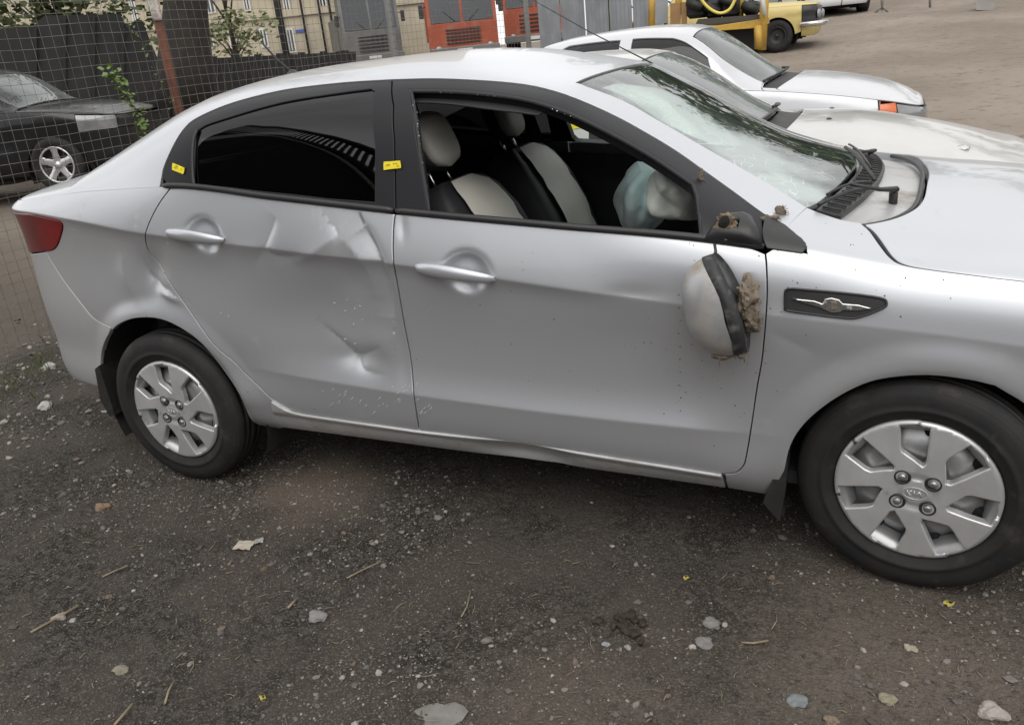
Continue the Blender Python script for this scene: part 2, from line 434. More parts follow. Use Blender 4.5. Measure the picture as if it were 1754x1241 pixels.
# ------------------------------------------------------------------ shared materials
def glass_mat(name, tint, rough=0.02, ior=1.5, crack=None, body=None, milk=None):
    m = bpy.data.materials.new(name); m.use_nodes = True; t = m.node_tree; t.nodes.clear(); N = t.nodes.new; Lk = t.links.new
    o = N('ShaderNodeOutputMaterial'); fr = N('ShaderNodeFresnel'); fr.inputs['IOR'].default_value = ior
    tr = N('ShaderNodeBsdfTransparent'); tr.inputs['Color'].default_value = (*tint, 1)
    gl = N('ShaderNodeBsdfGlossy'); gl.inputs['Roughness'].default_value = rough; gl.inputs['Color'].default_value = (1, 1, 1, 1)
    mx = N('ShaderNodeMixShader'); Lk(fr.outputs[0], mx.inputs[0]); Lk(tr.outputs[0], mx.inputs[1]); Lk(gl.outputs[0], mx.inputs[2])
    last = mx.outputs[0]
    tcn = N('ShaderNodeTexCoord')
    if body:                                   # laminated, diffuse body of the glass
        df = N('ShaderNodeBsdfDiffuse'); df.inputs['Color'].default_value = (*body[0], 1)
        nz = N('ShaderNodeTexNoise'); nz.inputs['Scale'].default_value = 3.0; nz.inputs['Detail'].default_value = 8; Lk(tcn.outputs['Object'], nz.inputs['Vector'])
        mr = N('ShaderNodeMapRange'); mr.inputs[1].default_value = .35; mr.inputs[2].default_value = .75; mr.inputs[3].default_value = body[1] * .4; mr.inputs[4].default_value = body[1]
        Lk(nz.outputs['Fac'], mr.inputs[0]); m2 = N('ShaderNodeMixShader'); Lk(mr.outputs[0], m2.inputs[0]); Lk(last, m2.inputs[1]); Lk(df.outputs[0], m2.inputs[2]); last = m2.outputs[0]
    if milk:                                   # crazed laminate gone milky round the blows
        msk = None; nz = N('ShaderNodeTexNoise'); nz.inputs['Scale'].default_value = 7.0; nz.inputs['Detail'].default_value = 6; Lk(tcn.outputs['Object'], nz.inputs['Vector'])
        for (p, r0, r1, amt) in milk:
            ds = N('ShaderNodeVectorMath'); ds.operation = 'DISTANCE'; ds.inputs[1].default_value = p; Lk(tcn.outputs['Object'], ds.inputs[0])
            ad = N('ShaderNodeMath'); ad.operation = 'MULTIPLY_ADD'; ad.inputs[1].default_value = .34; Lk(nz.outputs['Fac'], ad.inputs[0]); Lk(ds.outputs['Value'], ad.inputs[2])
            k = N('ShaderNodeMapRange'); k.interpolation_type = 'SMOOTHSTEP'; k.inputs[1].default_value = r0 + .17; k.inputs[2].default_value = r1 + .17; k.inputs[3].default_value = amt; k.inputs[4].default_value = 0; Lk(ad.outputs[0], k.inputs[0])
            if msk is None: msk = k.outputs[0]
            else:
                a = N('ShaderNodeMath'); a.operation = 'MAXIMUM'; Lk(msk, a.inputs[0]); Lk(k.outputs[0], a.inputs[1]); msk = a.outputs[0]
        df = N('ShaderNodeBsdfDiffuse'); df.inputs['Color'].default_value = (.44, .50, .485, 1); gl2 = N('ShaderNodeBsdfGlossy'); gl2.inputs['Roughness'].default_value = .28; gl2.inputs['Color'].default_value = (.86, .90, .89, 1)
        md = N('ShaderNodeMixShader'); md.inputs[0].default_value = .35; Lk(df.outputs[0], md.inputs[1]); Lk(gl2.outputs[0], md.inputs[2])
        m4 = N('ShaderNodeMixShader'); Lk(msk, m4.inputs[0]); Lk(last, m4.inputs[1]); Lk(md.outputs[0], m4.inputs[2]); last = m4.outputs[0]
    if crack:                                  # web of cracks round the impact points
        vo = N('ShaderNodeTexVoronoi'); vo.feature = 'DISTANCE_TO_EDGE'; vo.inputs['Scale'].default_value = crack['scale']
        wn = N('ShaderNodeTexNoise'); wn.inputs['Scale'].default_value = 5; wn.inputs['Detail'].default_value = 4
        Lk(tcn.outputs['Object'], wn.inputs['Vector'])
        ma = N('ShaderNodeVectorMath'); ma.operation = 'MULTIPLY_ADD'; ma.inputs[1].default_value = (.12, .12, .12)
        Lk(wn.outputs['Color'], ma.inputs[0]); Lk(tcn.outputs['Object'], ma.inputs[2]); Lk(ma.outputs[0], vo.inputs['Vector'])
        ln = N('ShaderNodeMapRange'); ln.inputs[1].default_value = .0; ln.inputs[2].default_value = crack['width']; ln.inputs[3].default_value = 1; ln.inputs[4].default_value = 0
        Lk(vo.outputs['Distance'], ln.inputs[0]); msk = None
        for (p, r0, r1, amt) in crack['at']:
            ds = N('ShaderNodeVectorMath'); ds.operation = 'DISTANCE'; ds.inputs[1].default_value = p; Lk(tcn.outputs['Object'], ds.inputs[0])
            k = N('ShaderNodeMapRange'); k.inputs[1].default_value = r0; k.inputs[2].default_value = r1; k.inputs[3].default_value = amt; k.inputs[4].default_value = 0
            Lk(ds.outputs['Value'], k.inputs[0])
            if msk is None: msk = k.outputs[0]
            else:
                a = N('ShaderNodeMath'); a.operation = 'MAXIMUM'; Lk(msk, a.inputs[0]); Lk(k.outputs[0], a.inputs[1]); msk = a.outputs[0]
        bk = N('ShaderNodeTexNoise'); bk.inputs['Scale'].default_value = 9; bk.inputs['Detail'].default_value = 3; Lk(tcn.outputs['Object'], bk.inputs['Vector'])
        br = N('ShaderNodeMapRange'); br.inputs[1].default_value = .46; br.inputs[2].default_value = .62; Lk(bk.outputs['Fac'], br.inputs[0])
        m0 = N('ShaderNodeMath'); m0.operation = 'MULTIPLY'; Lk(ln.outputs[0], m0.inputs[0]); Lk(br.outputs[0], m0.inputs[1])
        mu = N('ShaderNodeMath'); mu.operation = 'MULTIPLY'; Lk(m0.outputs[0], mu.inputs[0]); Lk(msk, mu.inputs[1])
        df = N('ShaderNodeBsdfDiffuse'); df.inputs['Color'].default_value = (.75, .82, .82, 1)
        m3 = N('ShaderNodeMixShader'); Lk(mu.outputs[0], m3.inputs[0]); Lk(last, m3.inputs[1]); Lk(df.outputs[0], m3.inputs[2]); last = m3.outputs[0]
        bp = N('ShaderNodeBump'); bp.inputs['Strength'].default_value = .35; bp.inputs['Distance'].default_value = .004
        b2 = N('ShaderNodeMath'); b2.operation = 'MULTIPLY'; Lk(vo.outputs['Distance'], b2.inputs[0]); Lk(msk, b2.inputs[1])
        Lk(b2.outputs[0], bp.inputs['Height']); Lk(bp.outputs[0], gl.inputs['Normal'])
    Lk(last, o.inputs[0]); return m

M = {}
M['paint'] = mat('silver_paint', (.585, .598, .628), rough=.34, metal=.66, coat=.5, coat_rough=.05, dust=(.30, .27, .235), dust_amt=(.64, 1.15), dscale=9.0)
M['sill'] = mat('dirty_shaded_silver_paint', (.50, .50, .50), rough=.42, metal=.45, coat=.25, coat_rough=.2, dust=(.20, .16, .12), dust_amt=(.50, .78), dscale=7.0)  # dirt on the sills; on the cowl its darker tone stands for shade
M['bumper'] = mat('bumper_paint', (.50, .505, .515), rough=.40, metal=.45, coat=.35, coat_rough=.14, dust=(.28, .25, .21), dust_amt=(.58, .95), dscale=3.0)
M['black'] = mat('black_trim', (.020, .020, .022), rough=.42, spec=.5, col2=(.030, .029, .028), nscale=5, dust=(.16, .14, .12), dust_amt=(.66, .95), dscale=9)
M['gloss_black'] = mat('satin_black_film', (.013, .0135, .016), rough=.36, spec=.32, dust=(.12, .11, .10), dust_amt=(.68, 1.0), dscale=7)
M['plastic'] = mat('grey_plastic', (.030, .030, .032), rough=.6, spec=.35, col2=(.050, .048, .046), nscale=14, dust=(.2, .18, .15), dust_amt=(.6, .9))
M['rubber'] = mat('tyre_rubber', (.012, .012, .013), rough=.72, spec=.35, col2=(.022, .020, .019), nscale=9, dust=(.07, .06, .05), dust_amt=(.55, .85), dscale=11, bump=.3, bscale=90)
M['cap'] = mat('hub_cap_paint', (.58, .58, .585), rough=.36, metal=.5, col2=(.50, .50, .505), nscale=11, dust=(.24, .21, .18), dust_amt=(.62, .95), dscale=10)
M['steel'] = mat('wheel_steel', (.38, .38, .385), rough=.38, metal=.65, dust=(.12, .10, .09), dust_amt=(.52, .85), dscale=16)
M['dark_metal'] = mat('dark_metal', (.035, .034, .033), rough=.5, metal=.4)
M['chrome'] = mat('chrome', (.72, .72, .71), rough=.2, metal=1.0, dust=(.3, .26, .2), dust_amt=(.55, .9), dscale=30)
M['inner'] = mat('interior_black', (.022, .022, .025), rough=.65, bump=.1, bscale=200)
M['liner'] = mat('wheel_well_black', (.010, .010, .010), rough=.9, col2=(.025, .021, .018), nscale=12)
M['under'] = mat('underbody_black', (.012, .012, .012), rough=.9)
M['cream'] = mat('cream_leather', (.62, .60, .54), rough=.5, col2=(.56, .54, .48), nscale=7, bump=.18, bscale=160, bdist=.001)
M['bag'] = mat('air_bag_cloth', (.76, .86, .87), rough=.85, col2=(.66, .77, .79), nscale=6, bump=.25, bscale=14, bdist=.006)
M['bag2'] = mat('air_bag_cloth_pale', (.86, .88, .80), rough=.85, col2=(.76, .80, .73), nscale=6, bump=.25, bscale=14, bdist=.006)
M['glass_dark'] = glass_mat('tinted_glass', (.035, .035, .038), rough=.012, ior=1.55)
M['glass'] = glass_mat('clear_glass', (.90, .94, .93), rough=.015)
M['shard'] = mat('broken_glass', (.62, .70, .69), rough=.12, spec=.8, coat=.6)
M['lamp_red'] = mat('tail_lamp_red', (.20, .004, .008), rough=.2, spec=.3, coat=.35, coat_rough=.03, col2=(.11, .003, .006), nscale=5)
M['yellow'] = mat('yellow_sticker_paper', (.80, .66, .02), rough=.6, col2=(.72, .58, .01), nscale=30)
M['ink'] = mat('ink_marks', (.05, .05, .10), rough=.7)
M['mud'] = mat('dried_mud', (.15, .115, .085), rough=.95, col2=(.24, .20, .155), nscale=22, bump=.9, bscale=70, bdist=.006)
M['foam'] = mat('torn_foam', (.26, .20, .13), rough=.95, col2=(.10, .075, .05), nscale=40, bump=.9, bscale=90, bdist=.006)
M['rust'] = mat('rusty_paint', (.16, .055, .028), rough=.75, col2=(.09, .035, .022), nscale=10, dust=(.23, .12, .07), dust_amt=(.55, .8), bump=.3, bscale=60)

# ------------------------------------------------------------------ the damaged silver sedan
CARW = 1.70
S1 = Shape(half=.85, xmid=1.25, hl=2.2, n=5.0,
    zb=[(-1.9, 1.02), (-.95, 1.075), (-.55, 1.10), (-.2, 1.132), (.21, 1.141), (.65, 1.093), (1.09, 1.043), (1.6, .996), (2.0, .963), (2.267, .925), (2.5, .878), (2.69, .855), (3.2, .77), (4.4, .66)],
    zc=[(-1.9, 1.0), (-.95, 1.05), (-.6, 1.058), (-.309, 1.038), (.078, .99), (.55, .947), (1.1, .893), (1.85, .805), (2.57, .735), (3.4, .62), (4.4, .58)],
    zl=[(-1.9, .52), (.2, .515), (.64, .488), (1.0, .462), (1.69, .432), (2.08, .425), (2.6, .42), (4.4, .40)],
    zd=[(-1.9, .33), (-.45, .335), (.35, .345), (.85, .329), (1.375, .317), (1.88, .293), (2.1, .281), (4.4, .26)],
    zs=[(-1.9, .30), (-.45, .30), (.36, .253), (.76, .247), (1.4, .233), (2.06, .215), (2.2, .208), (4.4, .19)],
    uc=[(-1.9, .5), (-.6, .8), (0, 1), (1.5, 1), (1.95, .25), (2.2, 0), (4.4, 0)],
    lc=[(-1.9, 0), (.35, 0), (.75, 1), (1.95, 1), (2.15, .3), (2.3, 0), (4.4, 0)],
    zr=[(-1.9, 1.03), (-.95, 1.115), (-.55, 1.165), (-.36, 1.20), (-.29, 1.237), (.0, 1.350), (.30, 1.437), (.6, 1.474), (.9, 1.480), (1.138, 1.464), (1.40, 1.412), (1.54, 1.372), (1.62, 1.328), (1.95, 1.140), (2.22, 1.015), (2.33, .990), (2.5, .975), (3.0, .925), (3.3, .84), (4.4, .69)],
    bow=[(-1.9, 0), (-.9, 0), (-.3, -.13), (.35, -.10), (.8, 0), (1.2, .02), (1.57, .05), (2.0, .08), (2.3, .19), (2.6, .15), (3.0, .05), (3.4, 0), (4.4, 0)],
    a2=[(-1.9, .20), (-.3, .20), (.3, .17), (1.5, .17), (2.2, .20), (2.6, .26), (4.4, .26)], flare=[(-1, 0), (4, 0)], crown=[(-9, .055), (1.3, .05), (1.6, .03), (2.0, .02), (2.3, .03), (2.6, .05), (9, .05)])
S1.arches = [(0.0, .300, .35), (2.57, .300, .32)]
LP = lambda pts: S1.px('L', pts)
UP = lambda pts: S1.px('U', pts)
belt = lambda a, b, n=24: [(v, float(S1.c['zb'](v))) for v in np.linspace(a, b, n)]

# dents, given by where they sit on the flank
def lpt(a, b): return LP([(a, b)])[0]
class Dents:
    def __init__(s): s.g = []; s.l = []
    def bowl(s, p, ru, rv, d, ang=0, sharp=2.0): s.g.append((*lpt(*p), ru, rv, d, R(ang), sharp)); return s
    def fold(s, pts, d, wl, wr): s.l.append((np.array(LP(cr(pts, 4))), d, wl, wr)); return s
    def __call__(s, v, z):
        sh = np.shape(v); v = np.ravel(v) + 0 * np.ravel(z); z = np.ravel(z) + 0 * v; r = np.zeros(len(v))
        for (a, b, ru, rv, d, an, sp) in s.g:
            x, y = v - a, z - b; xx = x * math.cos(an) + y * math.sin(an); yy = -x * math.sin(an) + y * math.cos(an)
            q = np.sqrt((xx / ru) ** 2 + (yy / rv) ** 2 + 1e-9); r += d * np.exp(-q ** sp)
        for (P, d, wl, wr) in s.l:
            best = np.full(len(v), 1e9); sd = np.ones(len(v)); tt = np.zeros(len(v)); n = len(P) - 1; Q = np.stack([v, z], 1)
            for i in range(n):
                a, b = P[i], P[i + 1]; ab = b - a; L = ab @ ab; t = np.clip(((Q - a) @ ab) / L, 0, 1); dd = Q - a - t[:, None] * ab
                D = np.sqrt((dd * dd).sum(1)); m = D < best; best = np.where(m, D, best)
                sd = np.where(m, np.sign(ab[0] * (Q[:, 1] - a[1]) - ab[1] * (Q[:, 0] - a[0])), sd); tt = np.where(m, (i + t) / n, tt)
            env = np.sin(np.pi * np.clip(tt, .02, .98)) ** .7
            wv = np.where(sd > 0, wl, wr); s_ = np.sqrt((best / wv) ** 2 + .015)
            r += d * env * np.exp(-s_)
        return r.reshape(sh)
DN = Dents()
# rear door: one deep push with sharp folds at its front end
DN.bowl((575, 525), .17, .135, .016).bowl((470, 545), .17, .10, .006).bowl((612, 612), .085, .040, .009)
DN.fold([(625, 384), (640, 418), (655, 460), (667, 505), (672, 550)], .019, .008, .060)
DN.fold([(579, 396), (560, 416), (536, 434), (500, 452)], -.010, .024, .050)
DN.fold([(474, 370), (464, 396), (452, 424), (438, 455)], .006, .018, .040)
DN.fold([(577, 398), (602, 430), (630, 470), (640, 520)], -.006, .050, .020)
DN.fold([(445, 425), (480, 440), (520, 436)], .005, .014, .02)
DN.fold([(548, 556), (586, 588), (612, 610), (655, 592)], .009, .012, .03)
DN.fold([(612, 610), (625, 635), (660, 642)], .005, .012, .02)
DN.bowl((690, 600), .03, .10, .005).bowl((655, 590), .045, .05, -.005).bowl((425, 430), .05, .03, -.003).bowl((600, 480), .05, .06, .006)
# quarter panel, behind the door edge and over the wheel
DN.bowl((262, 462), .050, .080, .018, -25).bowl((292, 508), .045, .016, -.010, -20).bowl((215, 480), .05, .07, -.005)
DN.fold([(236, 410), (250, 465), (282, 496), (326, 520)], .008, .012, .03)
DN.fold([(208, 430), (214, 470), (232, 512)], -.004, .03, .02)
# front door and fender
DN.bowl((1085, 503), .070, .022, .003).bowl((1090, 575), .14, .08, .006).bowl((690, 392), .014, .03, .003)
DN.fold([(1316, 566), (1350, 584), (1398, 606)], .0050, .05, .026).bowl((1400, 560), .10, .05, -.003)
# the scoops behind the two door handles
for (p, ru, rv) in (((347, 404), .064, .054), ((797, 469), .068, .057)):
    DN.bowl(p, ru, rv, .021, 0, 4.6)
S1.dent = DN
F_L = S1.Lsurf; F_U = S1.Usurf
def L3(a, b, lift=0.0):
    u = np.array([lpt(a, b)]); n = fnormals(F_L, u)[0]; return F_L(u[:, 0], u[:, 1])[0] + n * lift, n
def U3(a, b, lift=0.0):
    u = np.array(UP([(a, b)])); n = fnormals(F_U, u)[0]; return F_U(u[:, 0], u[:, 1])[0] + n * lift, n

CAR = new_empty('sedan', (1.285, .85, 0), 0, 'dented silver sedan with smashed front window and torn-off hanging mirror', 'car')
CARI = Matrix.Translation((-1.285, -.85, 0))
class Root:      # parts are modelled in world coordinates: give them the inverse of their parent's place
    pass
def fix(o, root=None):
    r = root or CAR
    for x in (o if isinstance(o, tuple) else (o,)):
        x.parent = r
        top = r
        while top.parent is not None: top = top.parent
        x.matrix_parent_inverse = Matrix.Translation(-Vector(top.location)) if r is top else Matrix.Identity(4)
    return o

# --- outlines traced on the body
cut_rear_door = [(292, 321), (276, 342), (263, 364), (252, 388), (247.6, 405), (249.5, 424), (256.6, 440), (293, 489.5), (329, 539), (365, 589), (401, 620), (420, 639.5), (446, 665), (466, 684), (491, 700), (519, 708.7)]
door_bottom_rear = [(519, 708.7), (618.5, 723), (717.8, 738)]
cut_b = [(676.5, 366), (673.5, 396), (673.8, 446), (682, 499.5), (691, 556), (703.6, 623.6), (709, 680), (717.8, 738)]
door_bottom_front = [(717.8, 738), (860.6, 753.5), (973.5, 770.7), (1131.6, 795), (1237, 812)]
cut_front = [(1237, 812), (1259.5, 810), (1272.7, 799), (1278, 784), (1286, 738.7), (1297, 663.4), (1306.6, 607), (1314, 513), (1313.5, 460), (1311.5, 434)]
arch_rear = [(171, 643), (175, 598), (191, 566), (211.5, 550.5), (238.6, 543.7), (274.7, 546), (311, 562), (347, 589), (383, 634), (410, 674.6), (428, 715), (441.6, 726.5)]
arch_front = [(1344, 806), (1355, 762), (1379, 725), (1423, 688), (1477, 659), (1524.6, 647), (1592, 643), (1660, 651), (1704, 661)]
bumper_seam = [(78, 431), (107.7, 478), (144, 525.6), (162, 546), (191, 560)]
lamp_edge = [(50, 366), (90, 374.5), (104, 379), (108.5, 388), (104, 408), (98, 422), (90, 429), (76, 431), (50, 433)]

cut_rd = LP(cr(cut_rear_door, 4)); dbr = LP(cr(door_bottom_rear, 4)); cutb = LP(cr(cut_b, 4)); dbf = LP(cr(door_bottom_front, 4)); cutf = LP(cr(cut_front, 4))
ar = LP(cr(arch_rear, 4)); af = LP(cr(arch_front, 4)); bs = LP(cr(bumper_seam, 4)); le = LP(cr(lamp_edge, 4))
# the front arch goes on as a circle outside the picture
for a in np.linspace(60, -12, 16): af.append((2.57 + .335 * math.cos(R(a)), .300 + .335 * math.sin(R(a))))
zbv = lambda v: float(S1.c['zb'](v))
LV0 = S1.vmin + .01
CREASE = [lambda v, k=k, d=d: S1.c[k](v) + d for k in ('zc', 'zl') for d in (-.0045, 0.0, .0045)]
rear_door = fix(panel('rear_door', F_L, cut_rd + dbr[1:] + cutb[::-1][1:] + belt(cutb[0][0], cut_rd[0][0])[1:-1], M['paint'], res=.009, depth=.03, rows=CREASE))
tag(rear_door, label='silver rear door with a deep crumpled dent')
front_door = fix(panel('front_door', F_L, cutb + dbf[1:] + cutf[1:] + belt(cutf[-1][0], cutb[0][0])[1:-1], M['paint'], res=.011, depth=.03, rows=CREASE))
# far-side doors, undented
Fplain = lambda v, z: S1.Lsurf(v, z, False)
for nm, lp in (('rear_door', cut_rd + dbr[1:] + cutb[::-1][1:] + belt(cutb[0][0], cut_rd[0][0])[1:-1]), ('front_door', cutb + dbf[1:] + cutf[1:] + belt(cutf[-1][0], cutb[0][0])[1:-1])):
    a, b = panel(nm, Fplain, lp, M['paint'], res=.03, depth=.03, mirror=CARW); bpy.data.objects.remove(a); fix(b)
lampv = -1.30
quarter = cut_rd + [dbr[2]] + [ (ar[-1][0] + .03, ar[-1][1] - .004)] + ar[::-1][:-1]
# down the arch to the bumper seam, then up the seam to the lamp
seam_top = bs[0]
ar_up = [p for p in ar if p[0] >= bs[-1][0] - .02]
quarter = cut_rd[:-8] + [(cut_rd[-1][0] - .01, cut_rd[-1][1] - .012)] + [(ar[-1][0] + .10, ar[-1][1] - .01), (ar[-1][0] + .01, ar[-1][1] - .006)] + ar_up[::-1] + bs[::-1] + le[::-1][6:-1] + [(lampv + .25, le[0][1] - .010), (lampv, le[0][1] - .055)] + [(v, z + .0016) for v, z in belt(lampv, cut_rd[0][0] - .012, 40)]
fix(panel('quarter_panel', F_L, quarter, M['paint'], res=.011, depth=.02, gap=.0003, rnd=.0008, rows=CREASE))
a, b = panel('quarter_panel', Fplain, quarter, M['paint'], res=.03, depth=.02, mirror=CARW); bpy.data.objects.remove(a); fix(b)
ar_low = [p for p in ar if p[0] < bs[-1][0] - .005]
zsv = lambda v: float(S1.c['zs'](v))
bump_loop = bs + ar_low[::-1] + [(ar_low[0][0] - .0, .32), (ar_low[0][0] - .03, .285)] + [(v, .285) for v in np.linspace(ar_low[0][0] - .06, LV0, 30)] + [(LV0, .83), (lampv - .1, .83), (lampv - .02, le[-1][1] - .01)] + le[::-1][:6][:1]
bump_loop = bs + ar_low[::-1] + [(ar_low[0][0] + .005, .33), (ar_low[0][0] - .03, .295)] + [(v, .290) for v in np.linspace(ar_low[0][0] - .06, LV0, 30)] + [(LV0, .86), (lampv, .86), (le[-1][0], le[-1][1] - .004)]
fix(panel('rear_bumper', Fplain, bump_loop, M['bumper'], res=.02, mirror=CARW))
lamp_loop = le + [(lampv + .25, le[-1][1] - .02), (lampv, le[-1][1] - .03), (lampv, le[0][1] - .06), (lampv + .25, le[0][1] - .015)]
fix(panel('tail_lamp', Fplain, lamp_loop, M['lamp_red'], res=.014, mirror=CARW, off=-.004, depth=.03))
fix(panel('boot_panel', Fplain, [(lampv - .006, .87), (lampv - .006, .95), (lampv - .006, 1.02), (LV0, 1.02), (LV0, .87)], M['paint'], res=.03, mirror=CARW))
# sill, pushed in under the front door
SD = lpt(892, 775)
def F_S(v, z):
    P = F_L(v, z); d = .030 * np.exp(-((v - SD[0]) / .13) ** 2 - ((z - SD[1]) / .035) ** 2) + .010 * np.exp(-((v - SD[0] - .12) / .05) ** 2 - ((z - SD[1] + .02) / .03) ** 2) - .010 * sstep(.03, .004, S1.c['zd'](v) - z) * (1 - .7 * np.exp(-((v - SD[0]) / .12) ** 2))
    P = P.copy(); P[:, 1] += d; return P
q_low = [(ar[-1][0] + .115, ar[-1][1] - .012)]
sill_top = [(p[0], p[1] - .001) for p in (cut_rd[-9:] + dbr[1:] + dbf[1:])]
sill = sill_top + [(sill_top[-1][0] + .005, float(S1.c['zs'](sill_top[-1][0])) - .004)] + [(v, zsv(v) - .004) for v in np.linspace(sill_top[-1][0], ar[-1][0] + .10, 40)[1:]]
o = fix(panel('side_sill', F_S, sill, M['sill'], res=.009, depth=.02)); tag(o, label='dirty silver side sill bent in below the front door')
a, b = panel('side_sill', Fplain, sill, M['sill'], res=.03, mirror=CARW); bpy.data.objects.remove(a); fix(b)
# front fender, front bumper
nose = 2.98
fend = cutf[::-1] + [(sill_top[-1][0] + .008, cutf[0][1]), (sill_top[-1][0] + .010, zsv(2.06)), (2.19, zsv(2.19))] + [(af[0][0] - .012, af[0][1] - .03)] + af + [(nose, .42), (nose, .60), (nose, zbv(nose))] + [(v, z + .0016) for v, z in belt(nose, cutf[-1][0] + .02, 40)[1:]]
fix(panel('front_fender', F_L, fend, M['paint'], res=.012, depth=.02, gap=.0012, rnd=.0012, rows=CREASE))
a, b = panel('front_fender', Fplain, fend, M['paint'], res=.03, mirror=CARW); bpy.data.objects.remove(a); fix(b)
LV1 = S1.vmax - .01
fix(panel('front_bumper', Fplain, [(nose, .30), (nose, .415), (nose, .59), (3.2, .60), (3.45, .60), (LV1, .60), (LV1, .22), (3.4, .22), (3.1, .22)], M['paint'], res=.03, mirror=CARW))
fix(panel('head_lamp', Fplain, [(nose + .004, .605)] + [(v, zbv(v) - .012) for v in np.linspace(nose + .004, 3.60, 10)] + [(3.62, .605)], M['glass_dark'], res=.03, mirror=CARW, off=-.003))
fix(panel('front_grille', Fplain, [(3.63, .605)] + [(v, zbv(v) - .012) for v in np.linspace(3.61, LV1, 6)] + [(LV1, .605)], M['black'], res=.03, mirror=CARW))

# --- everything above the belt
dlo_top_rear = [(276, 303), (280.6, 283), (298, 245), (315, 219), (336, 202), (385, 180), (443, 163), (501, 151), (588, 141), (671.6, 135.7)]
dlo_top_front = [(671.6, 135.7), (742.7, 134), (825, 137), (891.5, 143), (941, 153), (990.7, 169.5), (1057, 199), (1123, 235.6), (1164.5, 261.5), (1203, 289), (1255.5, 326.5), (1308, 365), (1348, 388)]
apillar_in = [(1381.5, 354.5), (1301, 305.5), (1231, 266), (1196, 246), (1137, 212), (1066, 172), (986, 141.5)]
dtr = UP(cr(dlo_top_rear, 4)); dtf = UP(cr(dlo_top_front, 4)); ap = UP(cr(apillar_in, 4))
S0 = 0.004
seam_base = UP([(1381.5, 355.5)])[0]
header_u, header_s = ap[-1]
def mir(P): return [(u, 2 - q) for u, q in P]
def us(P): return np.array(P)
# rear window in surface coordinates
rg_near = [(-.30, .44), (-.1, .49), (.1, .53), (.26, .56)]
rg_top = [(.27, .60), (.275, .8), (.275, 1.0)]
near_chain = rg_near[::-1] + [(-.335, .30), (-.36, .13)] + [(u, .10) for u in np.linspace(-.4, -1.28, 16)] + [(-1.30, S0)] + [(u, S0) for u in np.linspace(-1.25, dtr[0][0] - .01, 30)] + dtr + dtf[1:] + [seam_base] + ap[1:]
hd = [(header_u + .0, q) for q in np.linspace(header_s, 1, 8)[1:]]
chain = [(.275, 1.0)] + rg_top[::-1][1:] + near_chain + hd
shell_loop = chain + mir(chain)[::-1][1:-1]
shell = fix(panel('roof', F_U, shell_loop, M['paint'], res=.016, depth=.012, gap=.0002, rnd=.0008))
fix(panel('rear_window', F_U, rg_near + rg_top + mir(rg_near + rg_top)[::-1][1:], M['glass_dark'], res=.03, off=.004))
boot = [(-.345, .13)] + [(-.33, q) for q in np.linspace(.2, 1, 10)]
boot_loop = boot + mir(boot)[::-1][1:] + [(u, 1.895) for u in np.linspace(-.4, -1.29, 14)] + [(-1.5, 1.9), (LV0, 1.5), (LV0, .5), (-1.5, .1)] + [(u, .105) for u in np.linspace(-1.29, -.4, 14)]
fix(panel('boot_lid', F_U, boot_loop, M['paint'], res=.03, metric=(1, 1)))
# windscreen, cowl, bonnet
hood_rear = [(1474, 382), (1490, 381.5), (1532, 372), (1567, 354.5), (1581, 335), (1586, 310)]
hood_gap = [(1474, 382), (1490, 396.5), (1507.5, 421), (1525, 442), (1546, 454), (1595, 463), (1703.5, 477)]
hr = UP(cr(hood_rear, 4)); hg = UP(cr(hood_gap, 4))
ws_u = seam_base[0] - .002
ws_half = [(header_u + .001, 1.0)] + [(header_u + .001, q) for q in np.linspace(1, header_s, 8)[1:]] + ap[::-1][1:] + [(ws_u + .02 * q, q) for q in np.linspace(seam_base[1], 1, 9)[1:]]
p_imp = [U3(1290, 262)[0], U3(1075, 165)[0], U3(1345, 318)[0], U3(1180, 215)[0]]
M['windscreen'] = glass_mat('cracked_windscreen', (.50, .62, .59), rough=.02, ior=1.75, body=((.30, .38, .36), .10),
    milk=[(tuple(p_imp[0]), .05, .32, .70), (tuple(p_imp[3]), .02, .22, .40), (tuple(p_imp[2]), .04, .20, .8), (tuple(p_imp[1]), .02, .14, .35)],
    crack=dict(scale=21, width=.024, at=[(tuple(p_imp[0]), .05, .40, .8), (tuple(p_imp[1]), .02, .20, .8), (tuple(p_imp[2]), .04, .22, .9), (tuple(p_imp[3]), .04, .22, .6)]))
fix(panel('windscreen', F_U, ws_half[:-1] + mir(ws_half)[::-1][:-1], M['windscreen'], res=.03, off=.006, gap=.003))
from mathutils import noise as mnoise
import bmesh
def blob(c, rad, amp=.15, freq=6.0, seed=0, sub=3, rot=None, squash=None, ridged=False):
    bm = bmesh.new(); bmesh.ops.create_icosphere(bm, subdivisions=sub, radius=1.0); vs = []
    for v in bm.verts:
        p = v.co.copy(); q = Vector((p.x * rad[0], p.y * rad[1], p.z * rad[2])); n = mnoise.fractal(q * freq + Vector((seed * 7.3, seed * 1.7, seed * 3.1)), 1.0, 2.0, 4)
        if ridged: n = .5 - abs(n) * 2
        s = 1 + amp * n
        q = Vector((p.x * rad[0] * s, p.y * rad[1] * s, p.z * rad[2] * s))
        if squash: q = squash(q)
        if rot is not None: q = rot @ q
        vs.append((q.x + c[0], q.y + c[1], q.z + c[2]))
    fs = [tuple(v.index for v in f.verts) for f in bm.faces]; bm.free(); return vs, fs
def uchain(P): return us(P)

def along(F, P, lift): 
    P = us(P); n = fnormals(F, P); return F(P[:, 0], P[:, 1]) + n * lift

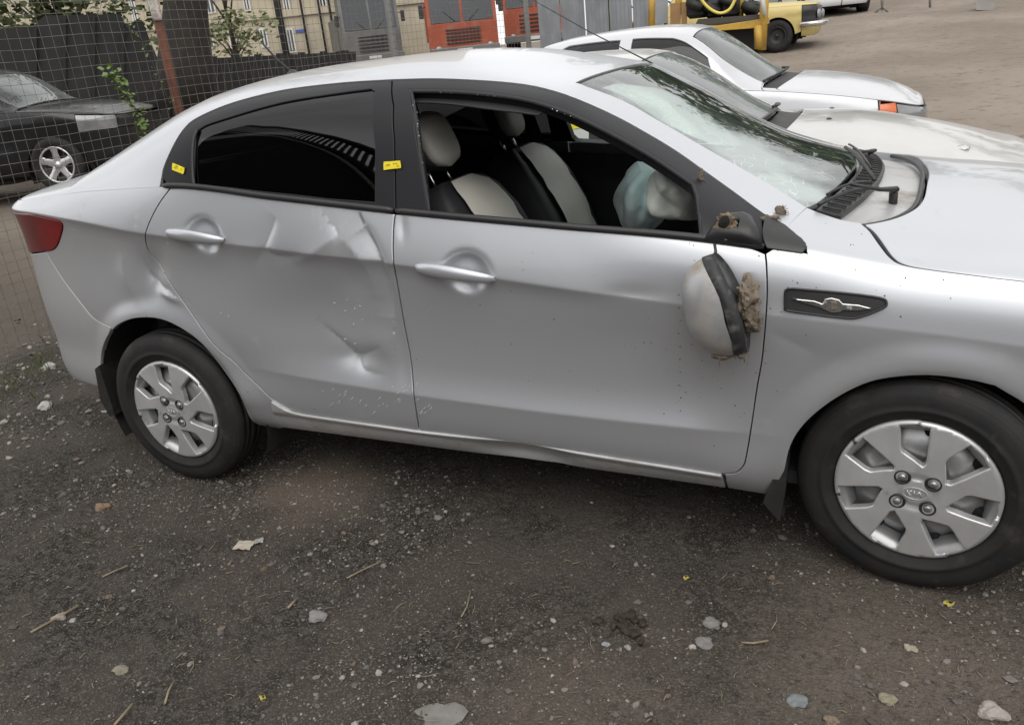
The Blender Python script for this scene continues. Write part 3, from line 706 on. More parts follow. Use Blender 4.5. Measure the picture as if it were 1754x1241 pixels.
# windscreen surround, cowl tray, bonnet, fender tops
hrn = [p for p in hr if p[1] < .97]; hr_u = hrn[-1][0]
fend_cowl = UP(cr([(1381.5, 355.5), (1406, 365), (1440, 376), (1474, 382)], 4))
cw_half = [(ws_u + .02, 1.0)] + [(ws_u + .02 * q, q) for q in np.linspace(1, seam_base[1], 10)[1:]] + fend_cowl[1:-1] + hrn + [(hr_u, 1.0)]
fix(panel('cowl', F_U, cw_half[:-1] + mir(cw_half)[::-1][:-1], M['sill'], res=.03, off=.030, gap=0, depth=.01))  # duller silver puts the shade of the tray into its colour
gs = [(ws_u + .004 + .02 * q, q) for q in np.linspace(seam_base[1] + .03, 1.5, 14)]
CG = fix(panel('cowl_grille', F_U, gs + [(u + .055, q) for u, q in gs[::-1]], M['black'], res=.02, off=.012, gap=0, depth=.02))
for k in range(26):
    q = seam_base[1] + .05 + k * .034; u = ws_u + .004 + .02 * q; mb = MB(); mb.tube(along(F_U, [(u + .008, q), (u + .048, q + .004)], -.008), .0032, 5); fix(mb.build('grille_slat', M['plastic']), CG)
hg_s = hg[-1][1]
hd_half = [(hr_u, 1.0)] + hrn[::-1] + [(u + .002, q + min(.013, .0022 * i)) for i, (u, q) in enumerate(hg[1:])] + [(u, hg_s + .013) for u in np.linspace(2.8, S1.vmax - .05, 14)] + [(S1.vmax - .05, 1.0)]
hood = fix(panel('bonnet', F_U, hd_half[:-1] + mir(hd_half)[::-1][:-1], M['paint'], res=.02, depth=.03, gap=.006, rnd=.003))
mb = MB(); mb.tube(along(F_U, [(u, q + .006) for u, q in hg] + [(u, hg_s + .006) for u in np.linspace(2.8, 3.3, 8)], -.020), .014, 6); fix(mb.build('bonnet_gap_shade', M['under']))  # black strip under the bonnet gap, standing in for its shade
sail = [(1311.5, 434), (1340, 436.5), (1367.5, 436.8), (1379, 433.5), (1383, 425), (1380, 416), (1374.5, 410.5), (1348, 388), (1308, 366)]
sail_top = UP([(1382, 422), (1374.5, 409.5), (1360, 397), (1348, 387)])
ft = [(2.28, S0), (sail_top[0][0] + .012, S0)] + sail_top + fend_cowl + hg[1:] + [(u, hg_s) for u in np.linspace(2.8, S1.vmax - .05, 14)] + [(u, S0) for u in np.linspace(S1.vmax - .05, 2.32, 24)]
ft = ft[1:]
fix(panel('fender_top', F_U, ft, M['paint'], res=.014, depth=.02, gap=.0004, rnd=.0012, mirror=CARW))

# --- black window surrounds and side glass
gapU = UP([(671.6, 136), (673, 180), (674.5, 240), (675.8, 300), (676.5, 345)]) + [(UP([(677, 362)])[0][0], S0)]
u_sail = UP([(1311, 425)])[0][0]
glass_rear = [(336, 224), (352, 214), (385, 203), (443, 185), (501, 171), (588, 157.5), (634, 151.5), (640, 155), (640.5, 250), (640, 345)]
glass_rear_b = [(640, 345), (560, 339), (501, 332), (400, 321), (331, 315)]
glr = UP(cr(glass_rear[:7], 3)[:-1] + glass_rear[6:]) + UP(glass_rear_b)[1:]
open_top = [(701, 152), (759, 152.5), (825, 156.5), (891.5, 165), (941, 178), (990.7, 196.5), (1057, 229.5), (1123, 267), (1189, 311.6)]
open_rest = [(1196, 331), (1200, 372), (1202, 404), (1196, 408), (1189, 406), (1057, 397), (957.6, 385.5), (825, 373.5), (733, 363.5), (728, 332), (717, 265), (709.6, 199), (703, 156)]
opn = UP(cr(open_top, 4)) + UP(open_rest)
rear_frame_loop = dtr + gapU[1:] + [(u, S0) for u in np.linspace(gapU[-1][0], dtr[0][0] + .03, 24)[1:]]
f1, f1m = fix(panel('window_frame', F_U, rear_frame_loop, M['gloss_black'], holes=[glr], res=.02, off=.003, gap=.0015, depth=.02, mirror=CARW))
f1.parent = rear_door
front_frame_loop = dtf[:-5] + UP([(1308, 367), (1310, 400)]) + [(u_sail, S0)] + [(u, S0) for u in np.linspace(u_sail - .02, gapU[-1][0], 30)] + gapU[::-1][1:-1]
f2 = fix(panel('window_frame', F_U, front_frame_loop, M['gloss_black'], holes=[opn], res=.018, off=.003, gap=.0015, depth=.035))
opn_h = [(u, q if q > .16 else .012 + (q - .02) * .35) for u, q in opn]; opn_h = [(u - .075 * sstep(1.30, 1.18, u), q) for u, q in opn_h]; opn_h = [(float(u), q) for u, q in opn_h]
ffl = [(float(u - .075 * sstep(1.30, 1.15, u)), q) for u, q in front_frame_loop]
a, f2m = panel('window_frame', F_U, ffl, M['gloss_black'], holes=[opn_h], res=.03, off=.003, gap=.0015, depth=.035, mirror=CARW); bpy.data.objects.remove(a); fix(f2m)
for f, d in ((f1, rear_door), (f2, front_door)): f.parent = d; f.matrix_parent_inverse = Matrix.Identity(4)
g1, g1m = fix(panel('window_glass', F_U, glr, M['glass_dark'], res=.03, off=.009, gap=-.004, depth=.002, mirror=CARW))
g1.parent = rear_door; g1.matrix_parent_inverse = Matrix.Identity(4)
opn_f = opn_h
a, g2 = panel('window_glass', F_U, opn_f, M['glass'], res=.03, off=.012, gap=-.004, depth=.002, mirror=CARW); bpy.data.objects.remove(a); fix(g2)
corner_loop = UP([(1311.8, 368), (1330, 378), (1348, 389), (1374, 410.5), (1380.5, 418), (1382.5, 425)]) + [(UP([(1378, 428)])[0][0], -.004), (u_sail + .03, -.012), (u_sail + .003, -.012)]
fix(panel('corner_trim', F_U, corner_loop, M['black'], res=.014, off=-.006, gap=.001, depth=.012, mirror=CARW))
# divider bar of the rear door window, belt mouldings
mb = MB(); mb.tube(along(F_U, UP(cr([(337, 221), (331, 240), (329, 270), (330, 300), (332, 318)], 4)), -.002), .006, 6); o = fix(mb.build('divider_bar', M['black']), rear_door)
for (ua, ub, par) in ((dtr[0][0] + .012, gapU[-1][0] - .004, rear_door), (gapU[-1][0] + .004, u_sail - .004, front_door)):
    uu = np.linspace(ua, ub, 50); rr = [.0105] * 50; rr[0] = rr[-1] = .007
    mb = MB(); mb.tube(along(F_U, [(u, .012) for u in uu], .003), rr, 8, flat=1.0); o = fix(mb.build('belt_moulding', M['black']), par)
    if par is rear_door: mb = MB(); P = along(F_U, [(u, .012) for u in uu], .003); P[:, 1] = CARW - P[:, 1]; mb.tube(P, rr, 8); fix(mb.build('belt_moulding', M['black']))
# rim of the broken window: rubber channel with crumbs of glass left in it
mb = MB(); P = along(F_U, opn + [opn[0]], -.010); mb.tube(P, .007, 6, cap=False); fix(mb.build('glass_channel', M['inner']), front_door)
mb = MB(); rg = random.Random(3)
spots = [((709, 168 + 165 * rg.random()), .5) for _ in range(70)] + [((rg.uniform(735, 1190), None), .6) for _ in range(90)] + [((rg.uniform(720, 1000), 'top'), .5) for _ in range(26)] + [((955 + rg.random() * 85, 'bot'), .8) for _ in range(50)]
optx = [p[0] for p in open_top]; opty = [p[1] for p in open_top]
for (a, b), k in spots:
    if isinstance(b, float) or isinstance(b, int):
        t = (b - 152) / (363 - 152); a = np.interp(b, [156, 199, 265, 332, 363], [703.5, 710, 717, 728, 733]) + rg.uniform(-1, 3.5)
    elif b is None or b == 'bot': b = np.interp(a, [733, 825, 957, 1057, 1189], [363.5, 373.5, 385.5, 397, 406]) - rg.uniform(0, 5) * k
    else: b = np.interp(a, optx, opty) + rg.uniform(-1, 4)
    p, n = U3(a, b, -.008); s = rg.uniform(.0015, .006) * k * 1.2
    vs = [p + np.array([rg.uniform(-1, 1), rg.uniform(-.5, .5), rg.uniform(-1, 1)]) * s for _ in range(4)]
    mb.add(vs, [(0, 1, 2), (0, 1, 3), (1, 2, 3), (0, 2, 3)])
fix(mb.build('glass_crumbs', M['shard'], kind='stuff'), front_door)

# --- cabin
inn = lambda v, z: S1.Lsurf(v, z, False)
fix(panel('door_trim', inn, [(.15, .40), (.15, 1.08)] + [(v, z - .03) for v, z in belt(.18, 2.2, 30)] + [(2.22, .36)], M['inner'], res=.06, off=.075, gap=0, depth=.005, mirror=CARW))
hl = [(.0, .42), (.3, .45), (1.0, .46), (1.5, .48), (1.56, .6), (1.56, 1.0)]
hl2 = [(.0, 1.0), (.0, .5)] + hl
fix(panel('headliner', F_U, hl2 + mir(hl2)[::-1][1:-1], M['inner'], res=.06, off=.035, gap=0, depth=.004))
mb = MB(); mb.box((1.1, .85, .255), (2.4, 1.50, .04)); mb.box((2.30, .85, .52), (.05, 1.4, .62)); mb.box((-.12, .85, .72), (.05, 1.36, .8)); fix(mb.build('floor_pan', M['inner']))
mb = MB(); mb.prism([(1.93, .52), (1.86, .70), (1.90, .86), (1.98, .93), (2.10, .94), (2.20, .93), (2.26, .5)], .15, 1.55); fix(mb.build('dashboard', M['inner']))
mb = MB(); mb.box((1.30, .85, .36), (1.1, .20, .20), bevel=.03); fix(mb.build('centre_console', M['inner']))
def pillar_in(side):
    mb = MB()
    P = along(F_U, [(gapU[0][0] - .05, .48), (gapU[2][0] - .02, .30), (gapU[-1][0], .02)], -.085)
    if side: P[:, 1] = CARW - P[:, 1]; P[:, 0] -= .13
    mb.tube([*P, (P[-1][0], P[-1][1] + (.03 if not side else -.03), .45)], .055 if not side else .035, 8); fix(mb.build('pillar_trim', M['inner']))
pillar_in(0); pillar_in(1)
# seat: cream centre, black sides
def seat(xc, yc, name, tilt=23.0):
    root = fix(MB().box((xc + .24, yc, .42), (.52, .50, .18), bevel=.05).build('front_seat', M['inner']))
    Rm = Matrix.Rotation(R(-tilt), 3, 'Y')      # lean back
    def place(p): q = Rm @ Vector(p); return (xc + q.x, yc + q.y, .48 + q.z)
    rows = []
    for h, wd, th, bul in ((0, .24, .10, .0), (.12, .255, .115, .01), (.30, .26, .12, .015), (.45, .245, .11, .01), (.55, .21, .095, 0), (.60, .17, .075, -.01), (.625, .10, .045, -.015)):
        r = []
        for j in range(28):
            a = 2 * math.pi * j / 28; ca, sa = math.cos(a), math.sin(a)
            x = th * math.copysign(abs(ca) ** .6, ca); y = wd * math.copysign(abs(sa) ** .55, sa)
            x += .045 * (abs(y) / wd) ** 3 * (1 if ca > 0 else 0) + bul
            r.append(place((x, y, h)))
        rows.append(r)
    mb = MB(); mb.grid(rows, closed=True); mb.add(rows[-1], [tuple(range(28))]); fix(mb.build('backrest', M['inner']), root)
    rows = []
    for i, h in enumerate(np.linspace(.03, .615, 16)):
        th = np.interp(h, [0, .12, .3, .45, .55, .6, .625], [.10, .125, .135, .12, .095, .07, .04]) + .030
        wd = np.interp(h, [0, .3, .5, .58, .615], [.135, .15, .145, .125, .08]); r = []
        seam = .006 if i in (5, 10) else 0
        for y in np.linspace(-1, 1, 9): r.append(place((th - .008 * y * y - seam, y * wd, h)))
        rows.append(r)
    mb = MB(); mb.grid(rows); fix(mb.build('seat_cover', M['cream']), root)
    mb = MB(); rows = []
    for x in np.linspace(.02, .50, 8):
        rows.append([(xc + .02 + x, yc + y, .515 + .015 * math.cos(y * 9) + .02 * x) for y in np.linspace(-.17, .17, 7)])
    mb.grid(rows); fix(mb.build('cushion_cover', M['cream']), root)
    # headrest
    def head(y0, y1, x0, x1, grow, nm, m):
        rows = []
        for i in range(13):
            t = i / 12; h = .665 + .20 * t; k = (1 - abs(2 * t - 1) ** 3.2) ** .5 * .9 + .1; r = []
            for j in range(24):
                a = 2 * math.pi * j / 24; ca, sa = math.cos(a), math.sin(a)
                r.append(place((.03 + (x0 + x1) / 2 + (x1 - x0) / 2 * math.copysign(abs(ca) ** .7, ca) * k, (.104 + grow) * math.copysign(abs(sa) ** .6, sa) * k, h)))
            rows.append(r)
        mb = MB(); mb.grid(rows, closed=True); mb.add(rows[0], [tuple(range(24))]); mb.add(rows[-1], [tuple(range(24))]); return fix(mb.build(nm, m), root)
    head(0, 0, -.055, .035, .004, 'headrest', M['inner']); head(0, 0, -.005, .058, -.002, 'headrest_cover', M['cream'])
    for s in (-.06, .06): mb = MB(); mb.tube([place((.0, s, .60)), place((.0, s, .70))], .007, 6); fix(mb.build('headrest_post', M['chrome']), root)
    return root
hr1 = aty(748, 250, .46); hr2 = aty(868, 203, 1.24)
for hp, y in ((hr1, .46), (hr2, 1.24)):
    q = Matrix.Rotation(R(-23), 3, 'Y') @ Vector((.05, 0, .765)); seat(hp[0] - q.x, y, 'seat')
mb = MB(); mb.box((.28, .85, .45), (.5, 1.3, .2), bevel=.05); mb.box((.06, .85, .74), (.16, 1.3, .55), rot=Matrix.Rotation(R(-20), 3, 'Y'), bevel=.05)
for y in (.45, 1.25): mb.box((-.02, y, 1.06), (.09, .24, .16), rot=Matrix.Rotation(R(-15), 3, 'Y'), bevel=.035)
fix(mb.build('rear_bench', M['inner']))
# steering wheel and spent air bags
sw = MB(); ring = [(0, .185 * math.cos(a), .185 * math.sin(a)) for a in np.linspace(0, 2 * math.pi, 33)]
rm = Matrix.Rotation(R(-25), 3, 'Y'); swc = Vector((1.80, 1.24, .80))
sw.tube([rm @ Vector(p) + swc for p in ring], .015, 8, cap=False); sw.box(swc, (.05, .16, .12), rot=rm, bevel=.02); sw.tube([swc, swc + Vector((.3, 0, -.14))], .03, 8)
for a in (0, 180, 270): sw.tube([swc, rm @ Vector((0, .18 * math.cos(R(a)), .18 * math.sin(R(a)))) + swc], .014, 6)
fix(sw.build('steering_wheel', M['inner']))
def bag(px, py, y, rad, seed, m, tilt, pleats):
    """limp cloth bag: a sack gathered at its mouth, with long soft pleats"""
    c = aty(px, py, y); mb = MB(); rgb = random.Random(seed); rows = []; ph = [rgb.uniform(0, 6.28) for _ in range(6)]; rot = Matrix.Rotation(R(tilt), 3, 'Y')
    for i in range(33):
        t = i / 32; e = max(.03, math.sin(math.pi * (.06 + .94 * t) ** .85)) ** .6; row = []
        for j in range(64):
            a = 2 * math.pi * j / 64; f = 1 + pleats * (.10 * abs(math.sin(3.5 * a + ph[0] + 1.2 * t)) + .07 * math.sin(5 * a + ph[1] - 3 * t) + .06 * abs(math.sin(2.0 * a + 5 * t + ph[2]))) * (1.15 - t * .4)
            n_ = mnoise.noise(Vector((math.cos(a) * 1.4 + seed, math.sin(a) * 1.4, t * 3.0))); f += .16 * n_ + .05 * mnoise.noise(Vector((math.cos(a) * 4 + seed, math.sin(a) * 4, t * 9.0)))
            q = rot @ Vector((rad[0] * e * f * math.cos(a), rad[1] * e * f * math.sin(a), rad[2] * (1 - 2 * t) * (1 + .08 * n_))); row.append((c[0] + q.x, c[1] + q.y, c[2] + q.z))
        rows.append(row)
    mb.grid(rows, closed=True); mb.add(rows[0], [tuple(range(64))]); mb.add(rows[-1], [tuple(range(64))]); fix(mb.build('air_bag', m))
bag(1104, 346, 1.12, (.090, .17, .145), 5, M['bag'], 14, 1.7)
bag(1166, 330, .50, (.070, .12, .100), 9, M['bag2'], -38, 2.2)

# --- wheels
def wheel_mesh():
    prof = [(.150, .07), (.205, .078), (.250, .094), (.275, .093), (.292, .083), (.300, .072), (.3045, .062), (.3045, .048), (.298, .047), (.298, .040), (.3055, .039), (.3055, .024), (.298, .023), (.298, .015), (.306, .014), (.306, -.014), (.298, -.015), (.298, -.023), (.3055, -.024), (.3055, -.039), (.298, -.040), (.298, -.047), (.3045, -.048), (.3045, -.062), (.300, -.072), (.296, -.079), (.2925, -.0815), (.2875, -.0845), (.286, -.0870), (.283, -.0872), (.2815, -.0885), (.270, -.0930), (.250, -.0950), (.238, -.0942), (.2365, -.0958), (.228, -.0945), (.2265, -.0922), (.212, -.087), (.205, -.080), (.196, -.070), (.190, -.03)]
    mb = MB(); mb.lathe(prof, 96); return mb
M['bolt'] = mat('bolt_steel', (.34, .34, .34), rough=.3, metal=.8, dust=(.1, .09, .08), dust_amt=(.5, .8), dscale=60)
holes7 = []
for k in range(7):
    a = R(90 + 3 + 360 / 7 * k); er = np.array([math.cos(a), math.sin(a)]); et = np.array([math.sin(a), -math.cos(a)])
    holes7.append([tuple(et * t + er * r) for t, r in ((-.046, .184), (-.010, .189), (.024, .187), (.023, .13), (.0205, .086), (.013, .078), (-.010, .095), (-.036, .112), (-.041, .125))])
def F_cap(a, b):
    r = np.hypot(a, b); th = np.arctan2(b, a); ph = ((th - R(93)) / (2 * math.pi / 7)) % 1.0
    y = -.090 - .007 * (1 - (r / .2) ** 2) + .012 * np.clip((r - .192) / .013, 0, 2) ** 2
    y = y - .006 * (ph - .5) * sstep(.05, .12, r)                # each blade is pitched a little
    y = y + .006 * sstep(.062, .040, r) - .004 * sstep(.040, .030, r)
    return np.stack([a, y, b], -1)
circ205 = [(.205 * math.cos(a), .205 * math.sin(a)) for a in np.linspace(0, 2 * math.pi, 97)[:-1]]
def make_wheel(x, y, rz, steer=0.0, spin=0.0):
    tmb = wheel_mesh(); wobj = tmb.build('wheel', M['rubber']); fix(wobj)
    cap = panel('hub_cap', F_cap, circ205, M['cap'], holes=holes7, res=.010, gap=0, rnd=.005, depth=.022); parts = [cap]
    mb = MB(); mb.lathe([(.198, -.040), (.19, -.030), (.178, -.028), (.165, -.034), (.14, -.052), (.115, -.062), (.09, -.060), (.06, -.050), (.0005, -.048)], 64)
    for k in range(7):                                           # scooped outer ends of the openings
        a = R(93 + 360 / 7 * k); er = np.array([math.cos(a), math.sin(a)]); et = np.array([math.sin(a), -math.cos(a)])
        q = lambda t, r, yy: (*(et * t + er * r)[:1], yy, (et * t + er * r)[1])
        mb.grid([[q(t, .189, -.0865) for t in (-.052, -.02, .028)], [q(t, .178, -.080) for t in (-.048, -.02, .027)], [q(t, .168, -.064) for t in (-.044, -.02, .026)], [q(t, .163, -.04) for t in (-.044, -.02, .026)]])
    parts.append(mb.build('rim', M['steel']))
    for k in range(7):
        a = R(93 - 9 + 360 / 7 * k); c = (.158 * math.cos(a), -.046, .158 * math.sin(a)); mb = MB(); mb.lathe([(.0005, -.002), (.015, -.002), (.018, .006)], 12, c=c)
        parts.append(mb.build('rim_hole', M['under']))
    for k in range(4):
        a = R(45 - 4 + 90 * k); c = (.052 * math.cos(a), -.0905, .052 * math.sin(a))
        mb = MB(); mb.lathe([(.021, .0), (.0205, -.006), (.018, -.0075), (.015, -.005), (.013, .0)], 24, c=c); parts.append(mb.build('bolt_ring', M['dark_metal']))
        mb = MB(); mb.lathe([(.0105, .0), (.0105, -.006), (.008, -.010), (.004, -.0115), (.0004, -.012)], 12, c=c); parts.append(mb.build('wheel_bolt', M['bolt']))
    mb = MB(); e = [(.030 * math.cos(t), -.0995, .017 * math.sin(t)) for t in np.linspace(0, 2 * math.pi, 33)]; mb.tube(e, .0013, 6, cap=False)
    def stroke(p, q): mb.tube([(p[0], -.1005, p[1]), (q[0], -.1005, q[1])], .0016, 5)
    for x0 in (-.018,): stroke((x0, -.008), (x0, .008)); stroke((x0, -.001), (x0 + .010, .008)); stroke((x0 + .002, 0), (x0 + .011, -.008))
    stroke((-.002, -.008), (-.002, .008)); stroke((.003, -.008), (.010, .008)); stroke((.010, .008), (.017, -.008))
    parts.append(mb.build('badge', M['cap']))
    for p in parts: p.parent = wobj; p.matrix_parent_inverse = Matrix.Identity(4)
    for p in parts:
        if p.name.split('.')[0] not in (): p.rotation_euler = (0, spin, 0)
    wobj.location = (x, y, .300); wobj.rotation_euler = (0, 0, rz + steer); return wobj
w1 = make_wheel(0, .10, 0, 0, R(4)); w2 = make_wheel(2.57, .10, 0, -.124, R(2))
for x, st in ((0, 0), (2.57, -.124)):
    c = copy_tree(w1, None); c.parent = CAR; c.matrix_parent_inverse = w1.matrix_parent_inverse.copy(); c.location = (x, 1.60, .300); c.rotation_euler = (0, 0, math.pi + st)
# wheel wells and underbody
for x in (0, 2.57):
    for s in (0, 1):
        mb = MB(); rows = []
        for a in np.linspace(-25, 205, 24):
            r = .40 if x == 0 else .375; rows.append([(x + r * math.cos(R(a)), yy, .30 + r * math.sin(R(a))) for yy in ((.055, .30) if s == 0 else (1.645, 1.40))])
        mb.grid(rows); yy = .30 if s == 0 else 1.40
        mb.add([(x - .5, yy, .15), (x + .5, yy, .15), (x + .5, yy, .85), (x - .5, yy, .85)], [(0, 1, 2, 3)]); fix(mb.build('wheel_well', M['liner']))
mb = MB(); mb.box((1.28, .85, .29), (1.75, 1.44, .06)); mb.box((-.55, .85, .42), (.4, 1.1, .12)); mb.box((3.0, .85, .30), (.55, 1.3, .12)); mb.tube([(0, .2, .30), (0, 1.5, .30)], .04); mb.tube([(2.57, .2, .30), (2.57, 1.5, .30)], .04); mb.tube([(-.4, 1.2, .28), (.1, 1.2, .28), (.5, .9, .2), (2.2, .85, .2)], .03)
fix(mb.build('underbody', M['under']))
# mud flaps
fl = [aty(a, b, .05) for a, b in ((1337, 783), (1351, 782), (1347, 830), (1338, 884), (1322, 868), (1309, 852))]
mb = MB(); mb.prism([(p[0], p[2]) for p in fl], .022, .18); fix(mb.build('mud_flap', M['rubber']))
fl = [aty(a, b, .06) for a, b in ((171, 628), (178, 622), (190, 660), (205, 706), (196, 708), (180, 680))]
mb = MB(); mb.prism([(p[0], p[2]) for p in fl], .035, .19); fix(mb.build('mud_flap', M['rubber']))

# --- door handles
def handle(pts, par):
    P = [L3(a, b)[0] for a, b in pts]; n = np.array([0, -1, .05]); A, B = P[0], P[-1]; ax = (B - A); Ln = np.linalg.norm(ax); ax /= Ln; up = np.cross(n, ax); up *= np.sign(up[2]); rows = []
    for t in np.linspace(0, 1, 25):
        k = math.sin(math.pi * min(max(t, .004), .996)) ** .28; c = A + ax * Ln * t + n * (.024 * math.sin(math.pi * t) ** .5) + n * .002
        c = c + up * .004 * math.sin(math.pi * t)
        rows.append([c + up * (.0200 * k) * math.sin(a) + n * (.012 * k) * math.cos(a) for a in np.linspace(0, 2 * math.pi, 17)[:-1]])
    mb = MB(); mb.grid(rows, closed=True); fix(mb.build('door_handle', M['paint']), par)
handle([(286, 397), (385, 411)], rear_door); handle([(712, 456), (847.5, 477)], front_door)

# --- side vent ornament
orn = [(1345, 503), (1350, 494), (1385, 496), (1450, 502), (1508, 510), (1518, 518), (1512, 527), (1472.5, 542), (1448, 543.5), (1400, 538), (1350, 531), (1345, 525)]
ob = fix(panel('vent_ornament', F_L, LP(cr(orn + orn[:1], 3)[:-1]), M['black'], res=.01, off=-.004, gap=0, depth=.012))
ring = along(F_L, LP(cr(orn + orn[:1], 3)), .006); mb = MB(); mb.tube(ring, .0032, 6, cap=False); fix(mb.build('ornament_rim', M['black']), ob)
wing = [(1357, 510), (1395, 514), (1409, 519), (1413, 511), (1424, 509), (1437, 512), (1444, 519), (1470, 521), (1493, 527), (1470, 531), (1444, 530), (1437, 534), (1424, 534.5), (1413, 530), (1406, 526), (1385, 520)]
fix(panel('winged_badge', F_L, LP(wing), M['chrome'], res=.006, off=-.0105, gap=0, rnd=.002, depth=.008), ob)
bp, bn = L3(1428, 522, .012); mb = MB(); mb.box(bp, (.017, .006, .022), bevel=.004); fix(mb.build('badge_centre', M['mud']), ob)

# --- the wing mirror, torn off and hanging by its cable
TH = np.array([0, -1.0, 0])
mc = aty(1217, 528, -.075)
ex = RIGHT / np.linalg.norm(RIGHT); ez = UPV
mtop = aty(1206, 441, -.06); mbot = aty(1262, 606, -.09)
al = (mtop - mbot); mlen = np.linalg.norm(al) / 2; al /= np.linalg.norm(al); mctr = (mtop + mbot) / 2
bb = np.array([.97, .02, .0]); bb -= al * (bb @ al); bb /= np.linalg.norm(bb)      # towards the mirror glass
cc = np.cross(al, bb); cc *= -np.sign(cc[1])                                          # towards the viewer
def mirror_pt(t, ph, k=1.0):
    """t along the housing -1..1, ph round it (0 = back of the housing)"""
    e = max(1e-4, 1 - abs(t) ** 2.3) ** .5
    return mctr + al * (t * mlen) + bb * (.020 * (1 - t * t)) + (-bb * math.cos(ph) * .104 * e + cc * math.sin(ph) * .074 * e) * k - bb * (.012 * (1 - abs(t + .25)))
mb = MB()
rows = [[mirror_pt(t, ph) for ph in np.linspace(-1.62, 1.62, 25)] for t in np.sin(np.linspace(-math.pi / 2, math.pi / 2, 27))]
mb.grid(rows); MIR = fix(mb.build('wing_mirror', mat('mirror_cover_paint', (.44, .44, .445), rough=.42, metal=.6, coat=.3, coat_rough=.2, dust=(.27, .22, .16), dust_amt=(.48, .72), dscale=9.0)))
tag(MIR, label='silver mirror housing torn off and hanging by its cable')
mb = MB(); rows = []
for t in np.sin(np.linspace(-math.pi / 2, math.pi / 2, 27)):
    e = max(1e-4, 1 - abs(t) ** 2.6) ** .5; p = mctr + al * (t * mlen * 1.02) + bb * (.020 * (1 - t * t)); r = []
    for (f, w) in ((-.004, .070), (.002, .0775), (.016, .0755), (.030, .066), (.022, .055)):
        r += [p + bb * f + cc * w * e]
    for (f, w) in ((.022, .055), (.030, .066), (.016, .0755), (.002, .0775), (-.004, .070)): r += [p + bb * f - cc * w * e]
    rows.append(r)
mb.grid(rows); fix(mb.build('mirror_rim', mat('scuffed_black_plastic', (.022, .022, .023), rough=.5, col2=(.11, .105, .10), nscale=38, namp=(.50, .72), bump=.4, bscale=50)), MIR)
mb = MB()
for k in range(1):
    q = [mctr + al * (-.02) + bb * .03 + cc * .0, mctr + al * .1 + bb * .045, mctr + al * -.08 + bb * .05]
mb.tube([aty(1224, 418, -.02), aty(1226, 430, -.035), aty(1222, 448, -.05), aty(1215, 462, -.06)], .004, 8); fix(mb.build('cable', M['black']), MIR)
def clod(px, py, y, rad, seed, m=None, amp=.55, rot=None):
    c = aty(px, py, y); mb = MB(); vs, fs = blob(c, rad, amp, 45.0, seed, 4, rot); mb.add(vs, fs, 0, False); rg = random.Random(seed)
    for k in range(14):                                            # straw and root fibres sticking out
        a = rg.uniform(0, 6.28); d = Vector((math.cos(a), rg.uniform(-.6, .1), math.sin(a))); p = Vector(c) + Vector((d.x * rad[0], d.y * rad[1], d.z * rad[2])) * .8
        mb.tube([p, p + d * rg.uniform(.003, .009), p + d * .010 + Vector((0, 0, -rg.uniform(0, .012)))], .0006, 4)
    return mb
fix(clod(1282, 512, -.05, (.026, .03, .055), 11).build('mud_clod', M['mud']), MIR)
fix(clod(1288, 545, -.045, (.022, .02, .035), 15).build('mud_clod', M['mud']), MIR)
fix(clod(1240, 608, -.09, (.026, .02, .012), 12).build('mud_clod', M['mud']), MIR)
fix(clod(1270, 600, -.085, (.012, .015, .018), 13).build('mud_clod', M['mud']), MIR)
# stub of the mirror arm on the door
p0, n0 = U3(1252, 392)
stub = [(1203, 418), (1212, 400), (1226, 381), (1245, 374), (1272, 373), (1290, 381), (1304, 404), (1307, 430), (1280, 430), (1245, 424)]
SP = us(UP(stub)); SN = fnormals(F_U, SP); base = F_U(SP[:, 0], SP[:, 1]); cen = base.mean(0); lv = []
for k, (sc, l) in enumerate(((1, .0), (.97, .012), (.80, .030), (.50, .042), (.12, .044))): lv.append([cen + (p - cen) * sc + n * l for p, n in zip(base, SN)])
mb = MB(); mb.grid(lv, closed=True); STUB = fix(mb.build('mirror_arm_stub', M['black']), front_door)
fp_, fn_ = U3(1243, 399, .034); mb = MB()
vs, fs = blob(fp_, (.030, .012, .030), .6, 60, 21, 4); mb.add(vs, fs); fix(mb.build('torn_foam', M['foam']), front_door)
fp_, fn_ = U3(1240, 398, .050); mb = MB(); vs, fs = blob(fp_, (.014, .006, .016), .5, 30, 22, 3); mb.add(vs, fs); fix(mb.build('socket', M['under']), front_door)
p_, n_ = U3(1338, 364, .006); mb = clod(1338, 364, p_[1] - .004, (.014, .008, .020), 31); fix(mb.build('mud_clod', M['mud']))
p_, n_ = U3(1316, 372, .006); mb = clod(1318, 373, p_[1] - .004, (.024, .006, .007), 32); fix(mb.build('mud_clod', M['mud']))
p_, n_ = U3(1201, 303, .004); mb = clod(1201, 303, p_[1] - .003, (.008, .005, .022), 33); fix(mb.build('mud_clod', M['mud']))
# specks of dried mud on the flank
def L3n(pts, lift): P = us(LP(pts)); n = fnormals(F_L, P); return F_L(P[:, 0], P[:, 1]) + n * lift
mb = MB(); rg = random.Random(5); sp_ = []
for k in range(150):
    a, b = (rg.gauss(1190, 60), rg.gauss(620, 90)) if k < 50 else (rg.gauss(1440, 90), rg.gauss(480, 40)) if k < 85 else (rg.uniform(250, 1300), rg.uniform(420, 720))
    if k >= 140: a, b = 1164 + rg.uniform(-3, 3), 505 + (k - 140) * 22
    sp_.append((a, b))
for k, p in enumerate(L3n(sp_, .0005)):
    s = rg.uniform(.0008, .0026) if k < 140 else .0028
    vs, fs = blob(p, (s, s * .5, s * rg.uniform(.7, 1.6)), .4, 200, k, 1); mb.add(vs, fs)
fix(mb.build('mud_specks', M['mud'], kind='stuff'))
